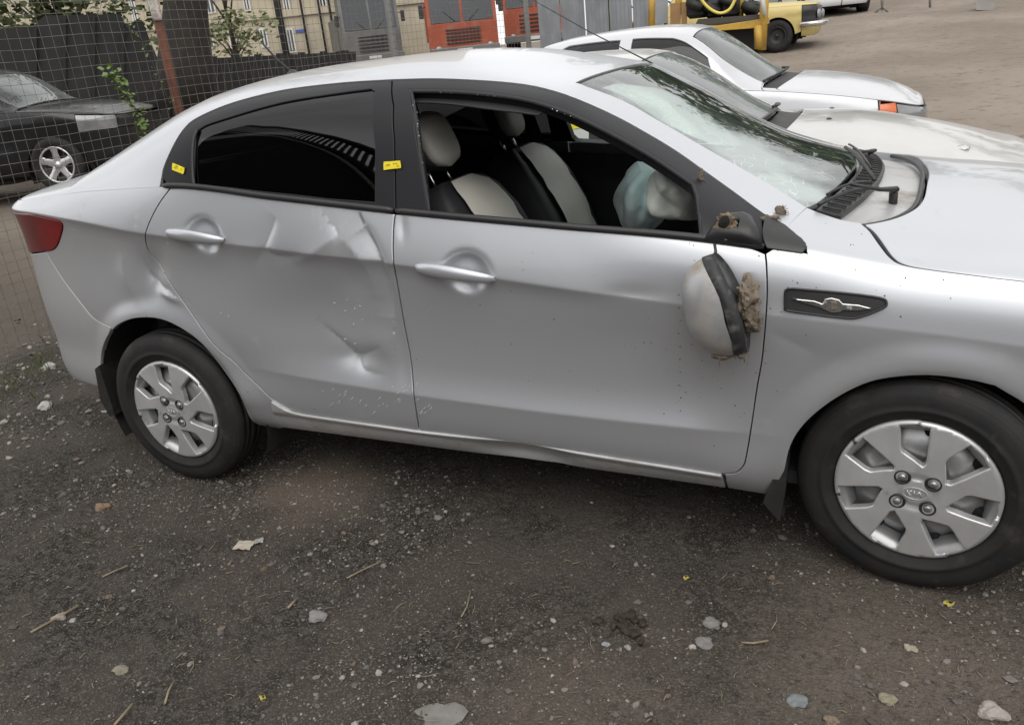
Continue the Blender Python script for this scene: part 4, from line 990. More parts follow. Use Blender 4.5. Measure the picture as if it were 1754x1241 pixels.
# scratches through the paint
mb = MB(); sm = mat('scratched_primer', (.62, .62, .62), rough=.6); sq_ = []
for k in range(46):
    c = rg.choice([(585, 672), (665, 690), (730, 700), (700, 665)]) if k < 34 else rg.choice([(608, 520), (612, 578), (286, 415), (360, 540)])
    a = rg.gauss(c[0], 18); b = rg.gauss(c[1], 10); ln = rg.uniform(4, 14) if k < 34 else rg.uniform(2, 6); an = R(rg.uniform(118, 138)) if k < 34 else R(rg.uniform(0, 180))
    sq_ += [(a + ln * t * math.cos(an), b + ln * t * math.sin(an)) for t in (0, .5, 1)]
sq_ = L3n(sq_, .0004)
for k in range(46): mb.tube(sq_[3 * k:3 * k + 3], .0006 if k < 34 else .0011, 4)
fix(mb.build('scratches', sm, kind='stuff'))

# --- wipers, washer jets, antenna
def uline(pts, lift): return [U3(a, b, lift)[0] for a, b in cr(pts, 4)]
def blade(p, q, arm, piv, lift=.014):
    A, B = U3(*p, lift)[0], U3(*q, lift)[0]; ts = np.linspace(0, 1, 9); P = [A + (B - A) * t + np.array([0, 0, .010 * math.sin(math.pi * t)]) for t in ts]
    mb = MB(); mb.tube(P, .006, 6); o = fix(mb.build('wiper', M['black']))
    Q = [x + np.array([0, 0, .014 + .008 * math.sin(math.pi * t)]) for x, t in zip(P, ts)]; mb = MB(); mb.tube(Q[1:-1], .0038, 6); fix(mb.build('blade_bridge', M['black']), o)
    C0 = Q[4]; D0 = U3(*piv, .012)[0]; E0 = U3(*arm, .035)[0]; mb = MB(); mb.tube([C0, C0 * .5 + E0 * .5, E0, E0 * .4 + D0 * .6, D0], [.004, .0045, .006, .008, .009], 6); fix(mb.build('wiper_arm', M['black']), o)
blade((1400, 358), (1500, 329), (1500, 345), (1534, 331))
blade((1446, 259), (1496, 316), (1494, 276), (1489, 266))
for (a, b) in ((1534, 331), (1489, 266)):
    p, n = U3(a, b, -.03); mb = MB(); mb.lathe([(.012, 0), (.012, .03), (.009, .036), (.0005, .038)], 14, axis='z', c=p); fix(mb.build('wiper_pivot', M['black']))
# raised rear lip of the bonnet gutter and hinge ribs in the tray
mb = MB(); mb.tube(along(F_U, [(u - .010, q) for u, q in hrn] + [(hr_u - .010, q) for q in np.linspace(.97, 1.45, 10)], -.012), .0075, 6); fix(mb.build('bonnet_seal', M['black']))
ab = F_U(np.array([.30]), np.array([1.0]))[0]
at_ = atd(450, 75, 1.0); dd = ray(450, 75); tt = ((ab[1] - CAM[1]) / dd[1]); atip = CAM + dd * tt
mb = MB(); mb.lathe([(.03, -.01), (.028, .012), (.012, .03), (.0005, .032)], 16, axis='z', c=ab); ANT = fix(mb.build('antenna', M['black']))
mb = MB(); mb.tube([ab + np.array([0, 0, .02]), ab * .5 + atip * .5, atip], [.006, .005, .004], 8); fix(mb.build('antenna_rod', M['plastic']), ANT)

# --- yellow stickers (things of their own, stuck on)
def sticker(corners, which, label, lift=.003, marks=True, mirror=None):
    P = [(U3 if which == 'U' else L3)(a, b, lift)[0] for a, b in corners]
    if mirror: P = [np.array([p[0], mirror - p[1], p[2]]) for p in P]
    A, B, C, D = P; rows = []; n = np.cross(B - A, D - A); n /= np.linalg.norm(n); n *= -np.sign(n[1]) if not mirror else np.sign(n[1])
    c = (A + B + C + D) / 4
    for i in np.linspace(0, 1, 7):
        rows.append([tuple((A * (1 - i) + B * i) * (1 - j) + (D * (1 - i) + C * i) * j + n * (.0012 * math.sin(i * 9 + j * 4)) - c) for j in np.linspace(0, 1, 5)])
    mb = MB(); mb.grid(rows); top = np.array(rows)
    mb.add([tuple(np.array(p) - n * .0006) for r in rows for p in r], [(i * 5 + j, i * 5 + j + 1, (i + 1) * 5 + j + 1, (i + 1) * 5 + j) for i in range(6) for j in range(4)])
    o = mb.build('sticker', M['yellow'], loc=c, recalc=False, label=label, cat='sticker', group='yellow stickers on the silver sedan')
    if marks:                                                     # illegible scribble
        rg = random.Random(len(label)); m2 = MB()
        for k in range(9):
            i0, j0 = rg.uniform(.12, .8), rg.uniform(.25, .7); pts = []
            for s in range(4):
                i, j = i0 + rg.uniform(-.02, .05) * s, j0 + rg.uniform(-.12, .12); pts.append((A * (1 - i) + B * i) * (1 - j) + (D * (1 - i) + C * i) * j + n * .0018 - c)
            m2.tube(pts, .00045, 4)
        o2 = m2.build('scribble', M['ink'], o)
    return o
sticker([(296.5, 279), (317, 287.5), (314.5, 298.5), (295, 291)], 'U', 'small yellow sticker at rear corner of the tinted back window', .002)
sticker([(658.5, 277.5), (686.5, 275.5), (688, 288), (658, 291.5)], 'U', 'small yellow sticker across the black pillar between the doors', .004)

# ------------------------------------------------------------------ the other cars: same kind of trimmed sheets, own proportions
def simple_wheel(name, r, width, rim_r, rim_mat, spokes=5, hub=True):
    h = width / 2
    mb = MB(); mb.lathe([(rim_r * .98, -h * .75), (rim_r * 1.2, -h * 1.0), (r * .95, -h * .9), (r, -h * .62), (r * 1.002, 0), (r, h * .62), (r * .95, h * .9), (rim_r, h)], 48); w_ = mb.build(name, M['rubber'])
    mb = MB(); mb.lathe([(rim_r, -h * .80), (rim_r * .95, -h * .86), (rim_r * .90, -h * .80), (rim_r * .86, -h * .3), (rim_r * .5, -h * .22), (.0005, -h * .22)], 48); p1 = mb.build('rim', rim_mat if spokes == 0 else M['dark_metal'])
    ps = [p1]
    for k in range(spokes):
        a = 2 * math.pi * k / spokes + .3; rot = Matrix.Rotation(-a, 3, 'Y'); mb = MB(); rows = []
        for t, wd in ((.10, .32), (.35, .20), (.65, .17), (.97, .24)):
            rows.append([rot @ Vector((rim_r * t, -h * (.72 - .25 * (1 - t)) - (.012 if abs(s) < .5 else 0), rim_r * wd * s)) for s in (-1, -.4, .4, 1)])
        mb.grid(rows); ps.append(mb.build('spoke', rim_mat))
    if spokes: mb = MB(); mb.lathe([(rim_r, -h * .80), (rim_r * .97, -h * .90), (rim_r * .90, -h * .80)], 48); ps.append(mb.build('rim_edge', rim_mat))
    if hub: mb = MB(); mb.lathe([(rim_r * .2, -h * .5), (rim_r * .18, -h * .8), (.0005, -h * .82)], 20); ps.append(mb.build('hub', rim_mat))
    for p in ps: p.parent = w_
    return w_
def other_car(S, root, paint, cfg, wheel, world=True, res=.05, glass=None):
    """flank panels, roof shell, glass, bonnet, boot, lamps, wheels"""
    W2 = 2 * S.half + 2 * S.org[1]; gl = glass or M['car_glass']
    att = (lambda o: fix(o, root)) if world else (lambda o: [setattr(x, 'parent', root) for x in (o if isinstance(o, tuple) else (o,))] and o)
    zb = lambda v: float(S.c['zb'](v)); L = lambda v, z: S.Lsurf(v, z, False); U = S.Usurf
    v0, vr, vb, vf, vn = cfg['v']        # tail, rear door edge, B line, front door edge, nose end
    (rx, rr), (fx, fr) = cfg['arch']; zd = .30; zs = .24
    A = lambda cx, r, a0, a1: [(cx + r * math.cos(R(a)), .30 + r * math.sin(R(a))) for a in np.linspace(a0, a1, 18)]
    bl = lambda a, b: [(v, zb(v)) for v in np.linspace(a, b, 12)]
    att(panel('quarter_panel', L, [(v0, .45), (rx - rr, .45)] + A(rx, rr, 150, 10) + [(vr, .36)] + bl(vr, v0), paint, res=res, mirror=W2))
    att(panel('rear_door', L, [(vr, .37), (vr + .25, zd), (vb, zd)] + bl(vb, vr), paint, res=res, mirror=W2))
    att(panel('front_door', L, [(vb, zd), (vf, zd)] + bl(vf, vb), paint, res=res, mirror=W2))
    att(panel('side_sill', L, [(rx + rr + .02, zs), (fx - fr - .02, zs), (fx - fr - .02, zd - .006), (vr + .22, zd - .006), (rx + rr + .02, .34)], paint, res=res, mirror=W2))
    att(panel('front_fender', L, [(vf, zs), (fx - fr, zs)] + A(fx, fr, 180, 0) + [(vn, .34), (vn, zb(vn))] + bl(vn, vf)[1:], paint, res=res, mirror=W2))
    e1 = S.vmax - .01; e0 = S.vmin + .01; hz0 = cfg.get('lamp_z', (.57, .72))[0]
    att(panel('front_bumper', L, [(vn + .004, .25), (vn + .004, hz0 - .006), (e1, hz0 - .006), (e1, .25)], paint, res=res, mirror=W2))
    att(panel('rear_bumper', L, [(v0 - .004, .28), (v0 - .004, .60), (e0, .60), (e0, .28)], paint, res=res, mirror=W2))
    att(panel('tail_lamp', L, [(v0 - .006, .61), (v0 - .006, zb(v0) - .06), (v0 - .35, zb(v0) - .07), (v0 - .35, .61)], M['lamp_red'], res=res, mirror=W2, off=-.003))
    att(panel('boot_panel', L, [(v0 - .36, .61), (v0 - .36, zb(v0) - .0), (e0, zb(v0) - .0), (e0, .61)], paint, res=res, mirror=W2))
    hz = cfg.get('lamp_z', (.57, .72)); ldv = cfg.get('lamp_dv', .006)
    lampm = cfg.get('lamp_mat', M['lamp_grey'])
    if cfg.get('indicator'):
        i0, i1, iz0, iz1 = cfg['indicator']; att(panel('indicator', L, [(i0, iz0), (i1, iz0), (i1, iz1), (i0, iz1)], M['orange_lamp'], res=.03, mirror=W2, off=-.006))
    att(panel('head_lamp', L, [(vn + ldv, hz[0])] + [(v, zb(v) - .014) for v in np.linspace(vn + ldv, vn + .52, 8)] + [(vn + .52, hz[0])], lampm, res=.04, mirror=W2, off=-.004))
    att(panel('front_grille', L, [(vn + .53, hz[0])] + [(v, zb(v) - .014) for v in np.linspace(vn + .53, e1, 6)] + [(e1, hz[0])], M['black'], res=.05, mirror=W2))
    hu, hs_, wu, wsn, hru = cfg['hu'], cfg['hs'], cfg['wu'], cfg['ws'], cfg['hru']    # header, windscreen base, bonnet rear edge
    holes = cfg['windows']; m_ = lambda P: [(u, 2 - q) for u, q in P]
    ru, rs0, rs1, ru2 = cfg['rear_glass']
    s0 = .004
    ch = [(ru2, 1.0), (ru2, rs1 + .1), (ru2 - .01, rs1), (ru, rs0), (ru - .03, .14)] + [(u, .12) for u in np.linspace(ru - .08, v0 + .02, 6)] + [(v0, s0)] + [(u, s0) for u in np.linspace(v0 + .05, wu + .06, 40)] + [(wu, wsn)] + [(wu + (hu - wu) * t, wsn + (hs_ - wsn) * t) for t in np.linspace(.1, 1, 8)] + [(hu, q) for q in np.linspace(hs_, 1, 6)[1:]]
    att(panel('roof', U, ch + m_(ch)[::-1][1:-1], paint, holes=holes + [m_(h) for h in holes], res=res, depth=.02))
    for h in holes: att(panel('side_window', U, h, gl, res=res, off=.012, gap=-.006, depth=.002, mirror=W2))
    rg_ = [(ru2 - .012, 1.0), (ru2 - .012, rs1 + .1), (ru2 - .015, rs1 + .01), (ru + .004, rs0 + .01), (ru - .01, 1.0)]
    att(panel('rear_window', U, rg_[:-1] + m_(rg_)[::-1][:-1], gl, res=res, off=.006))
    wl = [(hu + .004, 1.0)] + [(hu + .004, q) for q in np.linspace(1, hs_ + .008, 6)[1:]] + [(wu - .004, wsn + .008)] + [(wu - .004 + .02 * q, q) for q in np.linspace(wsn + .05, 1, 6)]
    att(panel('windscreen', U, wl[:-1] + m_(wl)[::-1][:-1], cfg.get('screen', gl), res=res, off=.005))
    cw = [(wu + .016, 1.0)] + [(wu + .02 * q, q) for q in np.linspace(1, wsn, 6)[1:]] + [(wu + .03, .25), (hru, .25), (hru + .01, .6), (hru + .01, 1.0)]
    att(panel('cowl', U, cw[:-1] + m_(cw)[::-1][:-1], M['plastic'], res=res, off=.025))
    hg_ = cfg['gap_s']; un = S.vmax - .05
    hd_ = [(hru + .012, 1.0), (hru + .012, .6), (hru, .24), (hru + .03, hg_ + .02), (hru + .10, hg_)] + [(u, hg_) for u in np.linspace(hru + .2, un, 14)] + [(un, 1.0)]
    att(panel('bonnet', U, hd_[:-1] + m_(hd_)[::-1][:-1], paint, res=res * .7, gap=.003))
    ft_ = [(wu + .062, s0), (wu + .004, wsn), (wu + .03, .25), (hru - .004, .24), (hru + .03, hg_ + .012), (hru + .10, hg_ - .002)] + [(u, hg_ - .002) for u in np.linspace(hru + .2, un, 14)] + [(un, s0)] + [(u, s0) for u in np.linspace(un - .1, wu + .12, 14)]
    att(panel('fender_top', U, ft_, paint, res=res * .7, mirror=W2))
    b_ = [(ru - .035, .145)] + [(ru - .02, q) for q in (.25, .5, .8, 1.0)]
    bl_ = b_ + m_(b_)[::-1][1:] + [(u, 1.875) for u in np.linspace(ru - .1, v0, 5)] + [(v0 - .3, 1.88), (v0 - .34, 1.0), (v0 - .3, .12)] + [(u, .125) for u in np.linspace(v0, ru - .1, 5)]
    att(panel('boot_lid', U, bl_, paint, res=res))
    # dark cabin so that the glass has something behind it
    mb = MB(); xm = (vr + vf) / 2; ox, oy, oz = S.org
    mb.box((ox + xm, oy + S.half, oz + .55), (vf - vr + .3, 2 * S.half - .2, .5)); mb.box((ox + vb - .15, oy + S.half, oz + .88), (.18, 2 * S.half - .35, .4), bevel=.05); att(mb.build('cabin', M['inner']))
    mb = MB(); mb.box((ox + xm, oy + S.half, oz + .25), (vf - vr + 1.6, 2 * S.half - .5, .14)); att(mb.build('underbody', M['under']))
    for x in (rx, fx):
        for sd_ in (0, 1):
            c = copy_tree(wheel); att(c); y_ = oy + (.11 if sd_ == 0 else 2 * S.half - .11)
            c.location = (ox + x, y_, oz + .30 + cfg.get('wz', 0)); c.rotation_euler = (0, 0, 0 if sd_ == 0 else math.pi)
            mb = MB(); rr_ = fr + .04; rows = [[(ox + x + rr_ * math.cos(R(a)), yy, oz + .30 + rr_ * math.sin(R(a))) for yy in ((oy + .06, oy + .34) if sd_ == 0 else (oy + 2 * S.half - .06, oy + 2 * S.half - .34))] for a in np.linspace(-20, 200, 16)]
            mb.grid(rows); yy = oy + (.34 if sd_ == 0 else 2 * S.half - .34); mb.add([(ox + x - .45, yy, oz + .2), (ox + x + .45, yy, oz + .2), (ox + x + .45, yy, oz + .72), (ox + x - .45, yy, oz + .72)], [(0, 1, 2, 3)]); att(mb.build('wheel_well', M['liner']))
    mb = MB(); hc = U(np.array([wu + .03, wu + .01, wu + .02]), np.array([.30, .55, .85])); 
    return att
def wiper_on(S, att, pts, lift=.015):
    P = np.array(pts); n = fnormals(S.Usurf, P); Q = S.Usurf(P[:, 0], P[:, 1]) + n * lift; mb = MB(); mb.tube(Q, .010, 6); att(mb.build('wiper', M['black']))

M['car_glass'] = glass_mat('car_glass', (.10, .115, .11), rough=.015, ior=1.5, body=((.10, .12, .11), .10))
M['screen2'] = glass_mat('pale_windscreen', (.22, .26, .25), rough=.02, ior=1.7, body=((.46, .50, .50), .38))  # more and paler diffuse body than the side glass
M['lamp_grey'] = mat('grey_lamp_glass', (.16, .165, .17), rough=.15, coat=1.0, coat_rough=.03, col2=(.26, .26, .27), nscale=7)
M['orange_lamp'] = mat('orange_lamp', (.62, .12, .012), rough=.25, coat=.8)
M['paint2'] = mat('champagne_white_paint', (.55, .545, .525), rough=.30, metal=.30, coat=.6, coat_rough=.06, dust=(.42, .39, .34), dust_amt=(.55, 1.1), dscale=1.6)
M['paint3'] = mat('white_paint', (.56, .565, .59), rough=.30, metal=.15, coat=.6, coat_rough=.06, dust=(.45, .43, .40), dust_amt=(.55, 1.1), dscale=1.6)
M['paintb'] = mat('black_car_paint', (.010, .010, .011), rough=.3, metal=.0, spec=.35, coat=.35, coat_rough=.05)
M['painty'] = mat('faded_yellow_paint', (.62, .50, .19), rough=.45, coat=.2, coat_rough=.2, col2=(.55, .44, .17), nscale=3)
M['paintw'] = mat('far_white_paint', (.72, .74, .76), rough=.35, coat=.4)
M['alloy'] = mat('bright_alloy', (.62, .62, .63), rough=.3, metal=.7)

wheel_proto = simple_wheel('wheel', .30, .19, .20, M['cap'], 6)
# second car: pale sedan right behind the silver one
S2 = Shape(half=.84, xmid=1.22, hl=2.32, n=5.0, org=(-.30, 2.24, -.04),
    zb=[(-1.9, .98), (-.95, 1.02), (.2, 1.02), (1.1, .985), (1.9, .945), (2.2, .91), (2.6, .875), (3.0, .815), (3.4, .75), (4.6, .66)], zc=[(-1.9, .92), (0, .92), (2, .80), (4.2, .6)], zl=[(-2, .48), (4.2, .42)], zd=[(-2, .30), (4.2, .28)], zs=[(-2, .24), (4.2, .22)],
    uc=[(-2, .3), (4.2, .3)], lc=[(-2, 0), (.5, 1), (1.9, 1), (2.2, 0), (4.2, 0)],
    zr=[(-1.9, .99), (-.95, 1.06), (-.42, 1.10), (-.34, 1.125), (.28, 1.35), (.6, 1.405), (1.0, 1.425), (1.3, 1.415), (1.45, 1.388), (1.54, 1.35), (2.04, 1.025), (2.11, .998), (2.5, .975), (2.9, .905), (3.2, .835), (3.45, .77), (4.6, .66)],
    bow=[(-1.9, 0), (-.9, 0), (-.3, -.13), (.35, -.10), (.8, 0), (1.2, .02), (1.5, .04), (2.1, .08), (2.6, .07), (3.0, .03), (3.3, 0), (4.2, 0)], a2=[(-2, .2), (4.2, .22)])
C2 = new_empty('parked_sedan', (1.0, 3.08, 0), 0, 'pale champagne-white sedan parked directly behind the dented silver car', 'car', 'cars parked side by side')
win2 = [[(.20, .03), (.34, .24), (.62, .36), (.94, .40), (.94, .03)], [(1.27, .03), (1.27, .395), (1.36, .38), (1.50, .33), (1.75, .19), (1.9, .07), (1.9, .03)]]
att2 = other_car(S2, C2, M['paint2'], dict(v=(-.72, .28, 1.02, 1.98, 2.94), arch=((-.05, .34), (2.45, .34)), hu=1.46, hs=.53, wu=2.06, ws=.44, hru=2.20, windows=win2, rear_glass=(-.33, .45, .56, .24), gap_s=.20, lamp_z=(.60, .80), screen=M['screen2']), wheel_proto)
ll2 = [(2.97, .006), (3.01, .10), (3.10, .17), (3.30, .22), (3.55, .24), (3.62, .12), (3.62, .006)]
att2(panel('head_lamp', S2.Usurf, ll2, M['lamp_grey'], res=.03, off=-.004, gap=0, mirror=2 * S2.half + 2 * S2.org[1]))
q_ = us(cr(ll2[:5], 4)); n_2 = fnormals(S2.Usurf, q_); mb = MB(); mb.tube(S2.Usurf(q_[:, 0], q_[:, 1]) + n_2 * .004, .006, 6); att2(mb.build('lamp_seal', M['black']))
wiper_on(S2, att2, [(2.05, .46), (2.06, .6), (2.07, .8), (2.075, .98)]); wiper_on(S2, att2, [(2.05, 1.02), (2.06, 1.15), (2.065, 1.35), (2.05, 1.5)])
for (a, b) in ((1425, 185), (1420, 204)):
    q = S2.px('U', [(a, b)])[0]; p = S2.Usurf(np.array([q[0]]), np.array([q[1]]))[0]; mb = MB(); vs, fs = blob(p, (.016, .02, .008), .1, 5, 1, 2); mb.add(vs, fs, 0, True); att2(mb.build('washer_jet', M['black']))
q = S2.px('U', [(1650, 253)])[0]; p = S2.Usurf(np.array([q[0]]), np.array([q[1]]))[0]; mb = MB(); vs, fs = blob(p, (.03, .05, .012), .05, 5, 1, 3); mb.add(vs, fs, 0, True); att2(mb.build('bonnet_emblem', M['chrome']))
q = S2.px('U', [(1118, 109)])[0]; pb = S2.Usurf(np.array([q[0]]), np.array([q[1]]))[0]; d_ = ray(905, -4); pt = CAM + d_ * ((pb[1] + .05 - CAM[1]) / d_[1])
mb = MB(); mb.tube([pb, pb * .5 + pt * .5 + np.array([0, 0, -.01]), pt], [.004, .003, .002], 6); att2(mb.build('whip_antenna', M['plastic']))
# third car: white saloon in the back row
S3 = Shape(half=.84, xmid=.62, hl=2.13, n=5.5, org=(0, 4.72, .05),
    zb=[(-2.3, .93), (-1.4, .96), (0, .955), (1.3, .93), (1.6, .905), (2.1, .84), (2.45, .775), (2.8, .71), (4, .64)], zc=[(-2.3, .85), (0, .85), (2, .72), (3.5, .6)], zl=[(-2.3, .48), (3.5, .42)], zd=[(-2.3, .30), (3.5, .28)], zs=[(-2.3, .24), (3.5, .22)],
    uc=[(-2.3, .3), (3.5, .3)], lc=[(-2.3, 0), (-.2, 1), (1.3, 1), (1.6, 0), (3.5, 0)],
    zr=[(-2.3, .95), (-1.4, 1.02), (-.98, 1.05), (-.92, 1.08), (-.28, 1.385), (0, 1.43), (.5, 1.452), (.85, 1.43), (.975, 1.395), (1.04, 1.36), (1.49, 1.02), (1.56, .995), (1.86, .965), (2.36, .875), (2.6, .80), (2.8, .74), (4, .66)],
    bow=[(-2.3, 0), (-1.3, 0), (-.9, -.10), (-.3, -.06), (.3, 0), (.6, .02), (.98, .05), (1.5, .12), (1.9, .10), (2.4, .04), (2.8, 0), (3.5, 0)], a2=[(-2.3, .17), (3.5, .20)])
C3 = new_empty('parked_sedan', (.65, 5.56, 0), 0, 'white saloon with orange indicator, farthest of the three parked side by side', 'car', 'cars parked side by side')
def w3(pts, b0, b1): P = S3.px('U', pts); return P + [(P[-1][0] + b1, .03), (P[0][0] + b0, .03)]
win3 = [w3([(961, 86), (975, 78.5), (1010, 73.5), (1048, 69.7), (1062.5, 69)], -.02, 0), w3([(1084, 66.5), (1120, 65), (1152, 65.3), (1173, 72), (1190, 83), (1212, 99)], 0, .14)]
att3 = other_car(S3, C3, M['paint3'], dict(v=(-1.15, -.30, .33, 1.32, 2.40), arch=((-.58, .33), (1.86, .33)), hu=.975, hs=.53, wu=1.52, ws=.44, hru=1.66, windows=win3, rear_glass=(-.93, .45, .56, -.28), gap_s=.10, lamp_z=(.58, .70), indicator=(2.406, 2.53, .60, .752), lamp_dv=.135, screen=M['screen2']), wheel_proto)
wiper_on(S3, att3, [(1.52, .42), (1.535, .6), (1.54, .8), (1.545, .98)]); wiper_on(S3, att3, [(1.51, .95), (1.54, 1.15), (1.53, 1.35)])
for o_ in [wheel_proto] + list(wheel_proto.children): bpy.data.objects.remove(o_)
# the third yellow sticker is on the pale sedan, seen through the silver car

def sticker2(corners, S, label):
    q = us(S.px('U', corners)); n = fnormals(S.Usurf, q); P = S.Usurf(q[:, 0], q[:, 1]) + n * .004; c = P.mean(0); A, B, C_, D = P - c; rows = [[tuple((A * (1 - i) + B * i) * (1 - j) + (D * (1 - i) + C_ * i) * j) for j in np.linspace(0, 1, 4)] for i in np.linspace(0, 1, 5)]
    mb = MB(); mb.grid(rows); mb.add([tuple(np.array(p) - n[0] * .0008) for r in rows for p in r], [(i * 4 + j, i * 4 + j + 1, i * 4 + j + 5, i * 4 + j + 4) for i in range(4) for j in range(3)]); mb.build('sticker', M['yellow'], loc=c, recalc=False, label=label, cat='sticker')
sticker2([(976, 209), (993, 208), (994, 220), (977, 222)], S2, 'small yellow sticker on the pale sedan, seen through the smashed window')

# ------------------------------------------------------------------ ground
_T = {}
def _tab(s):
    if s not in _T: _T[s] = np.random.default_rng(s).random((256, 256))
    return _T[s]
def vnoise(x, y, seed=0):
    r = _tab(seed); xi = np.floor(x).astype(int); yi = np.floor(y).astype(int); fx = x - xi; fy = y - yi
    fx = fx * fx * (3 - 2 * fx); fy = fy * fy * (3 - 2 * fy); g = lambda i, j: r[i % 256, j % 256]
    return (g(xi, yi) * (1 - fx) + g(xi + 1, yi) * fx) * (1 - fy) + (g(xi, yi + 1) * (1 - fx) + g(xi + 1, yi + 1) * fx) * fy - .5
def bumps(x, y):
    x = np.asarray(x, float); y = np.asarray(y, float)
    h = .020 * vnoise(x * 1.7, y * 1.7, 1) + .012 * vnoise(x * 5, y * 5, 2) + .009 * vnoise(x * 13, y * 13, 3) + .007 * vnoise(x * 31, y * 31, 4)
    near = np.exp(-((x - 1.28) / 2.0) ** 4 - ((y - .85) / 1.05) ** 4)
    return h * (1 - .75 * near) - .008
def ground_z(x, y): return terrain(x, y) + bumps(x, y)
gx = np.r_[np.linspace(-400, -12, 26)[:-1], np.linspace(-12, -3.2, 60)[:-1], np.linspace(-3.2, 5.0, 440)[:-1], np.linspace(5, 14, 60)[:-1], np.linspace(14, 400, 26)]
gy = np.r_[np.linspace(-200, -6, 20)[:-1], np.linspace(-6, -2.2, 40)[:-1], np.linspace(-2.2, 1.6, 230)[:-1], np.linspace(1.6, 8, 90)[:-1], np.linspace(8, 40, 90)[:-1], np.linspace(40, 600, 26)]
X_, Y_ = np.meshgrid(gx, gy, indexing='ij'); Z_ = terrain(X_, np.minimum(Y_, 34)) + bumps(X_, Y_)
gm = bpy.data.meshes.new('ground'); nx, ny = len(gx), len(gy)
idx = np.arange(nx * ny).reshape(nx, ny); F_ = np.stack([idx[:-1, :-1], idx[1:, :-1], idx[1:, 1:], idx[:-1, 1:]], -1).reshape(-1, 4)
gm.from_pydata(np.stack([X_, Y_, Z_], -1).reshape(-1, 3).tolist(), [], F_.tolist()); gm.polygons.foreach_set('use_smooth', [True] * len(F_))
dry = atz(545, 828, 0)
def ground_mat():
    m = bpy.data.materials.new('packed_soil'); m.use_nodes = True; t = m.node_tree; b = t.nodes['Principled BSDF']; N = t.nodes.new; K = t.links.new
    tc_ = N('ShaderNodeTexCoord'); P = tc_.outputs['Object']
    def noise(s, d=6, r=.6, w=None):
        n = N('ShaderNodeTexNoise'); n.inputs['Scale'].default_value = s; n.inputs['Detail'].default_value = d; n.inputs['Roughness'].default_value = r; K(P, n.inputs['Vector']); return n.outputs['Fac']
    def rng(s, a, c, lo=0, hi=1):
        r = N('ShaderNodeMapRange'); r.inputs[1].default_value = a; r.inputs[2].default_value = c; r.inputs[3].default_value = lo; r.inputs[4].default_value = hi; r.interpolation_type = 'SMOOTHSTEP'; K(s, r.inputs[0]); return r.outputs[0]
    def mix(f, a, c):
        x = N('ShaderNodeMix'); x.data_type = 'RGBA'; K(f, x.inputs[0])
        for s, v in ((6, a), (7, c)):
            if isinstance(v, tuple): x.inputs[s].default_value = (*v, 1)
            else: K(v, x.inputs[s])
        return x.outputs[2]
    def mth(op, a, c):
        x = N('ShaderNodeMath'); x.operation = op
        for i, v in enumerate((a, c)):
            if isinstance(v, (int, float)): x.inputs[i].default_value = v
            else: K(v, x.inputs[i])
        return x.outputs[0]
    def blobmask(c, r0, r1, wob=.35):
        d = N('ShaderNodeVectorMath'); d.operation = 'DISTANCE'; d.inputs[1].default_value = (c[0], c[1], 0); K(P, d.inputs[0])
        return rng(mth('ADD', d.outputs['Value'], mth('MULTIPLY', mth('SUBTRACT', WOB, .5), wob)), r0, r1, 1, 0)
    sx = N('ShaderNodeSeparateXYZ'); K(P, sx.inputs[0]); WOB = noise(6, 5, .65)
    soil = mix(rng(noise(2.2, 5), .40, .62), (0.0197, 0.0160, 0.0132), (0.0596, 0.0494, 0.0411))
    soil = mix(rng(noise(38, 3, .7), .42, .66), soil, (0.0648, 0.0552, 0.0465))
    soil = mix(rng(noise(150, 1, .7), .54, .66), soil, (0.1091, 0.1001, 0.0880))
    # fine grit
    vo = N('ShaderNodeTexVoronoi'); vo.inputs['Scale'].default_value = 190; K(P, vo.inputs['Vector'])
    gr = rng(vo.outputs['Distance'], .10, .26, 1, 0); sel = N('ShaderNodeSeparateColor'); K(vo.outputs['Color'], sel.inputs[0])
    gm_ = mth('MULTIPLY', gr, rng(sel.outputs[0], .55, .60)); soil = mix(gm_, soil, mix(sel.outputs[1], (0.1159, 0.1035, 0.0915), (0.2455, 0.2278, 0.2114)))
    vo2 = N('ShaderNodeTexVoronoi'); vo2.inputs['Scale'].default_value = 55; K(P, vo2.inputs['Vector'])
    s2 = N('ShaderNodeSeparateColor'); K(vo2.outputs['Color'], s2.inputs[0]); g2 = mth('MULTIPLY', rng(vo2.outputs['Distance'], .12, .26, 1, 0), rng(s2.outputs[0], .80, .84)); soil = mix(g2, soil, mix(s2.outputs[1], (0.0955, 0.0828, 0.0740), (0.2592, 0.2416, 0.2254)))
    # trodden sandy ground: front right of the picture, the dry spot by the rear wheel, the lot behind
    sand = mix(rng(noise(1.2, 4), .35, .68), (0.1174, 0.0971, 0.0772), (0.1740, 0.1465, 0.1183)); sand = mix(rng(noise(46, 2, .7), .5, .72), sand, (0.0739, 0.0601, 0.0473))
    p1_ = atz(1560, 1120, 0); p2_ = atz(1000, 1190, 0)
    c1 = mth('MULTIPLY', blobmask(p1_, .05, .75, .5), .55); c2 = mth('MULTIPLY', blobmask(p2_, .0, .55, .5), .45)
    soil = mix(mth('MAXIMUM', c1, c2), soil, sand)
    soil = mix(mth('MULTIPLY', blobmask(dry, .06, .36, .30), .85), soil, (0.1479, 0.1194, 0.0947))
    lot = mix(rng(noise(.35, 7, .62), .36, .66), (0.2218, 0.1853, 0.1499), (0.3045, 0.2594, 0.2169)); lot = mix(rng(WOB, .5, .75), lot, (0.1740, 0.1441, 0.1144))
    far = rng(mth('ADD', sx.outputs[1], mth('MULTIPLY', noise(.6, 2), 3.0)), 3.2, 6.5)
    left = rng(mth('ADD', sx.outputs[0], mth('MULTIPLY', noise(1.5, 2), .8)), -2.3, -1.6, 1, 0)
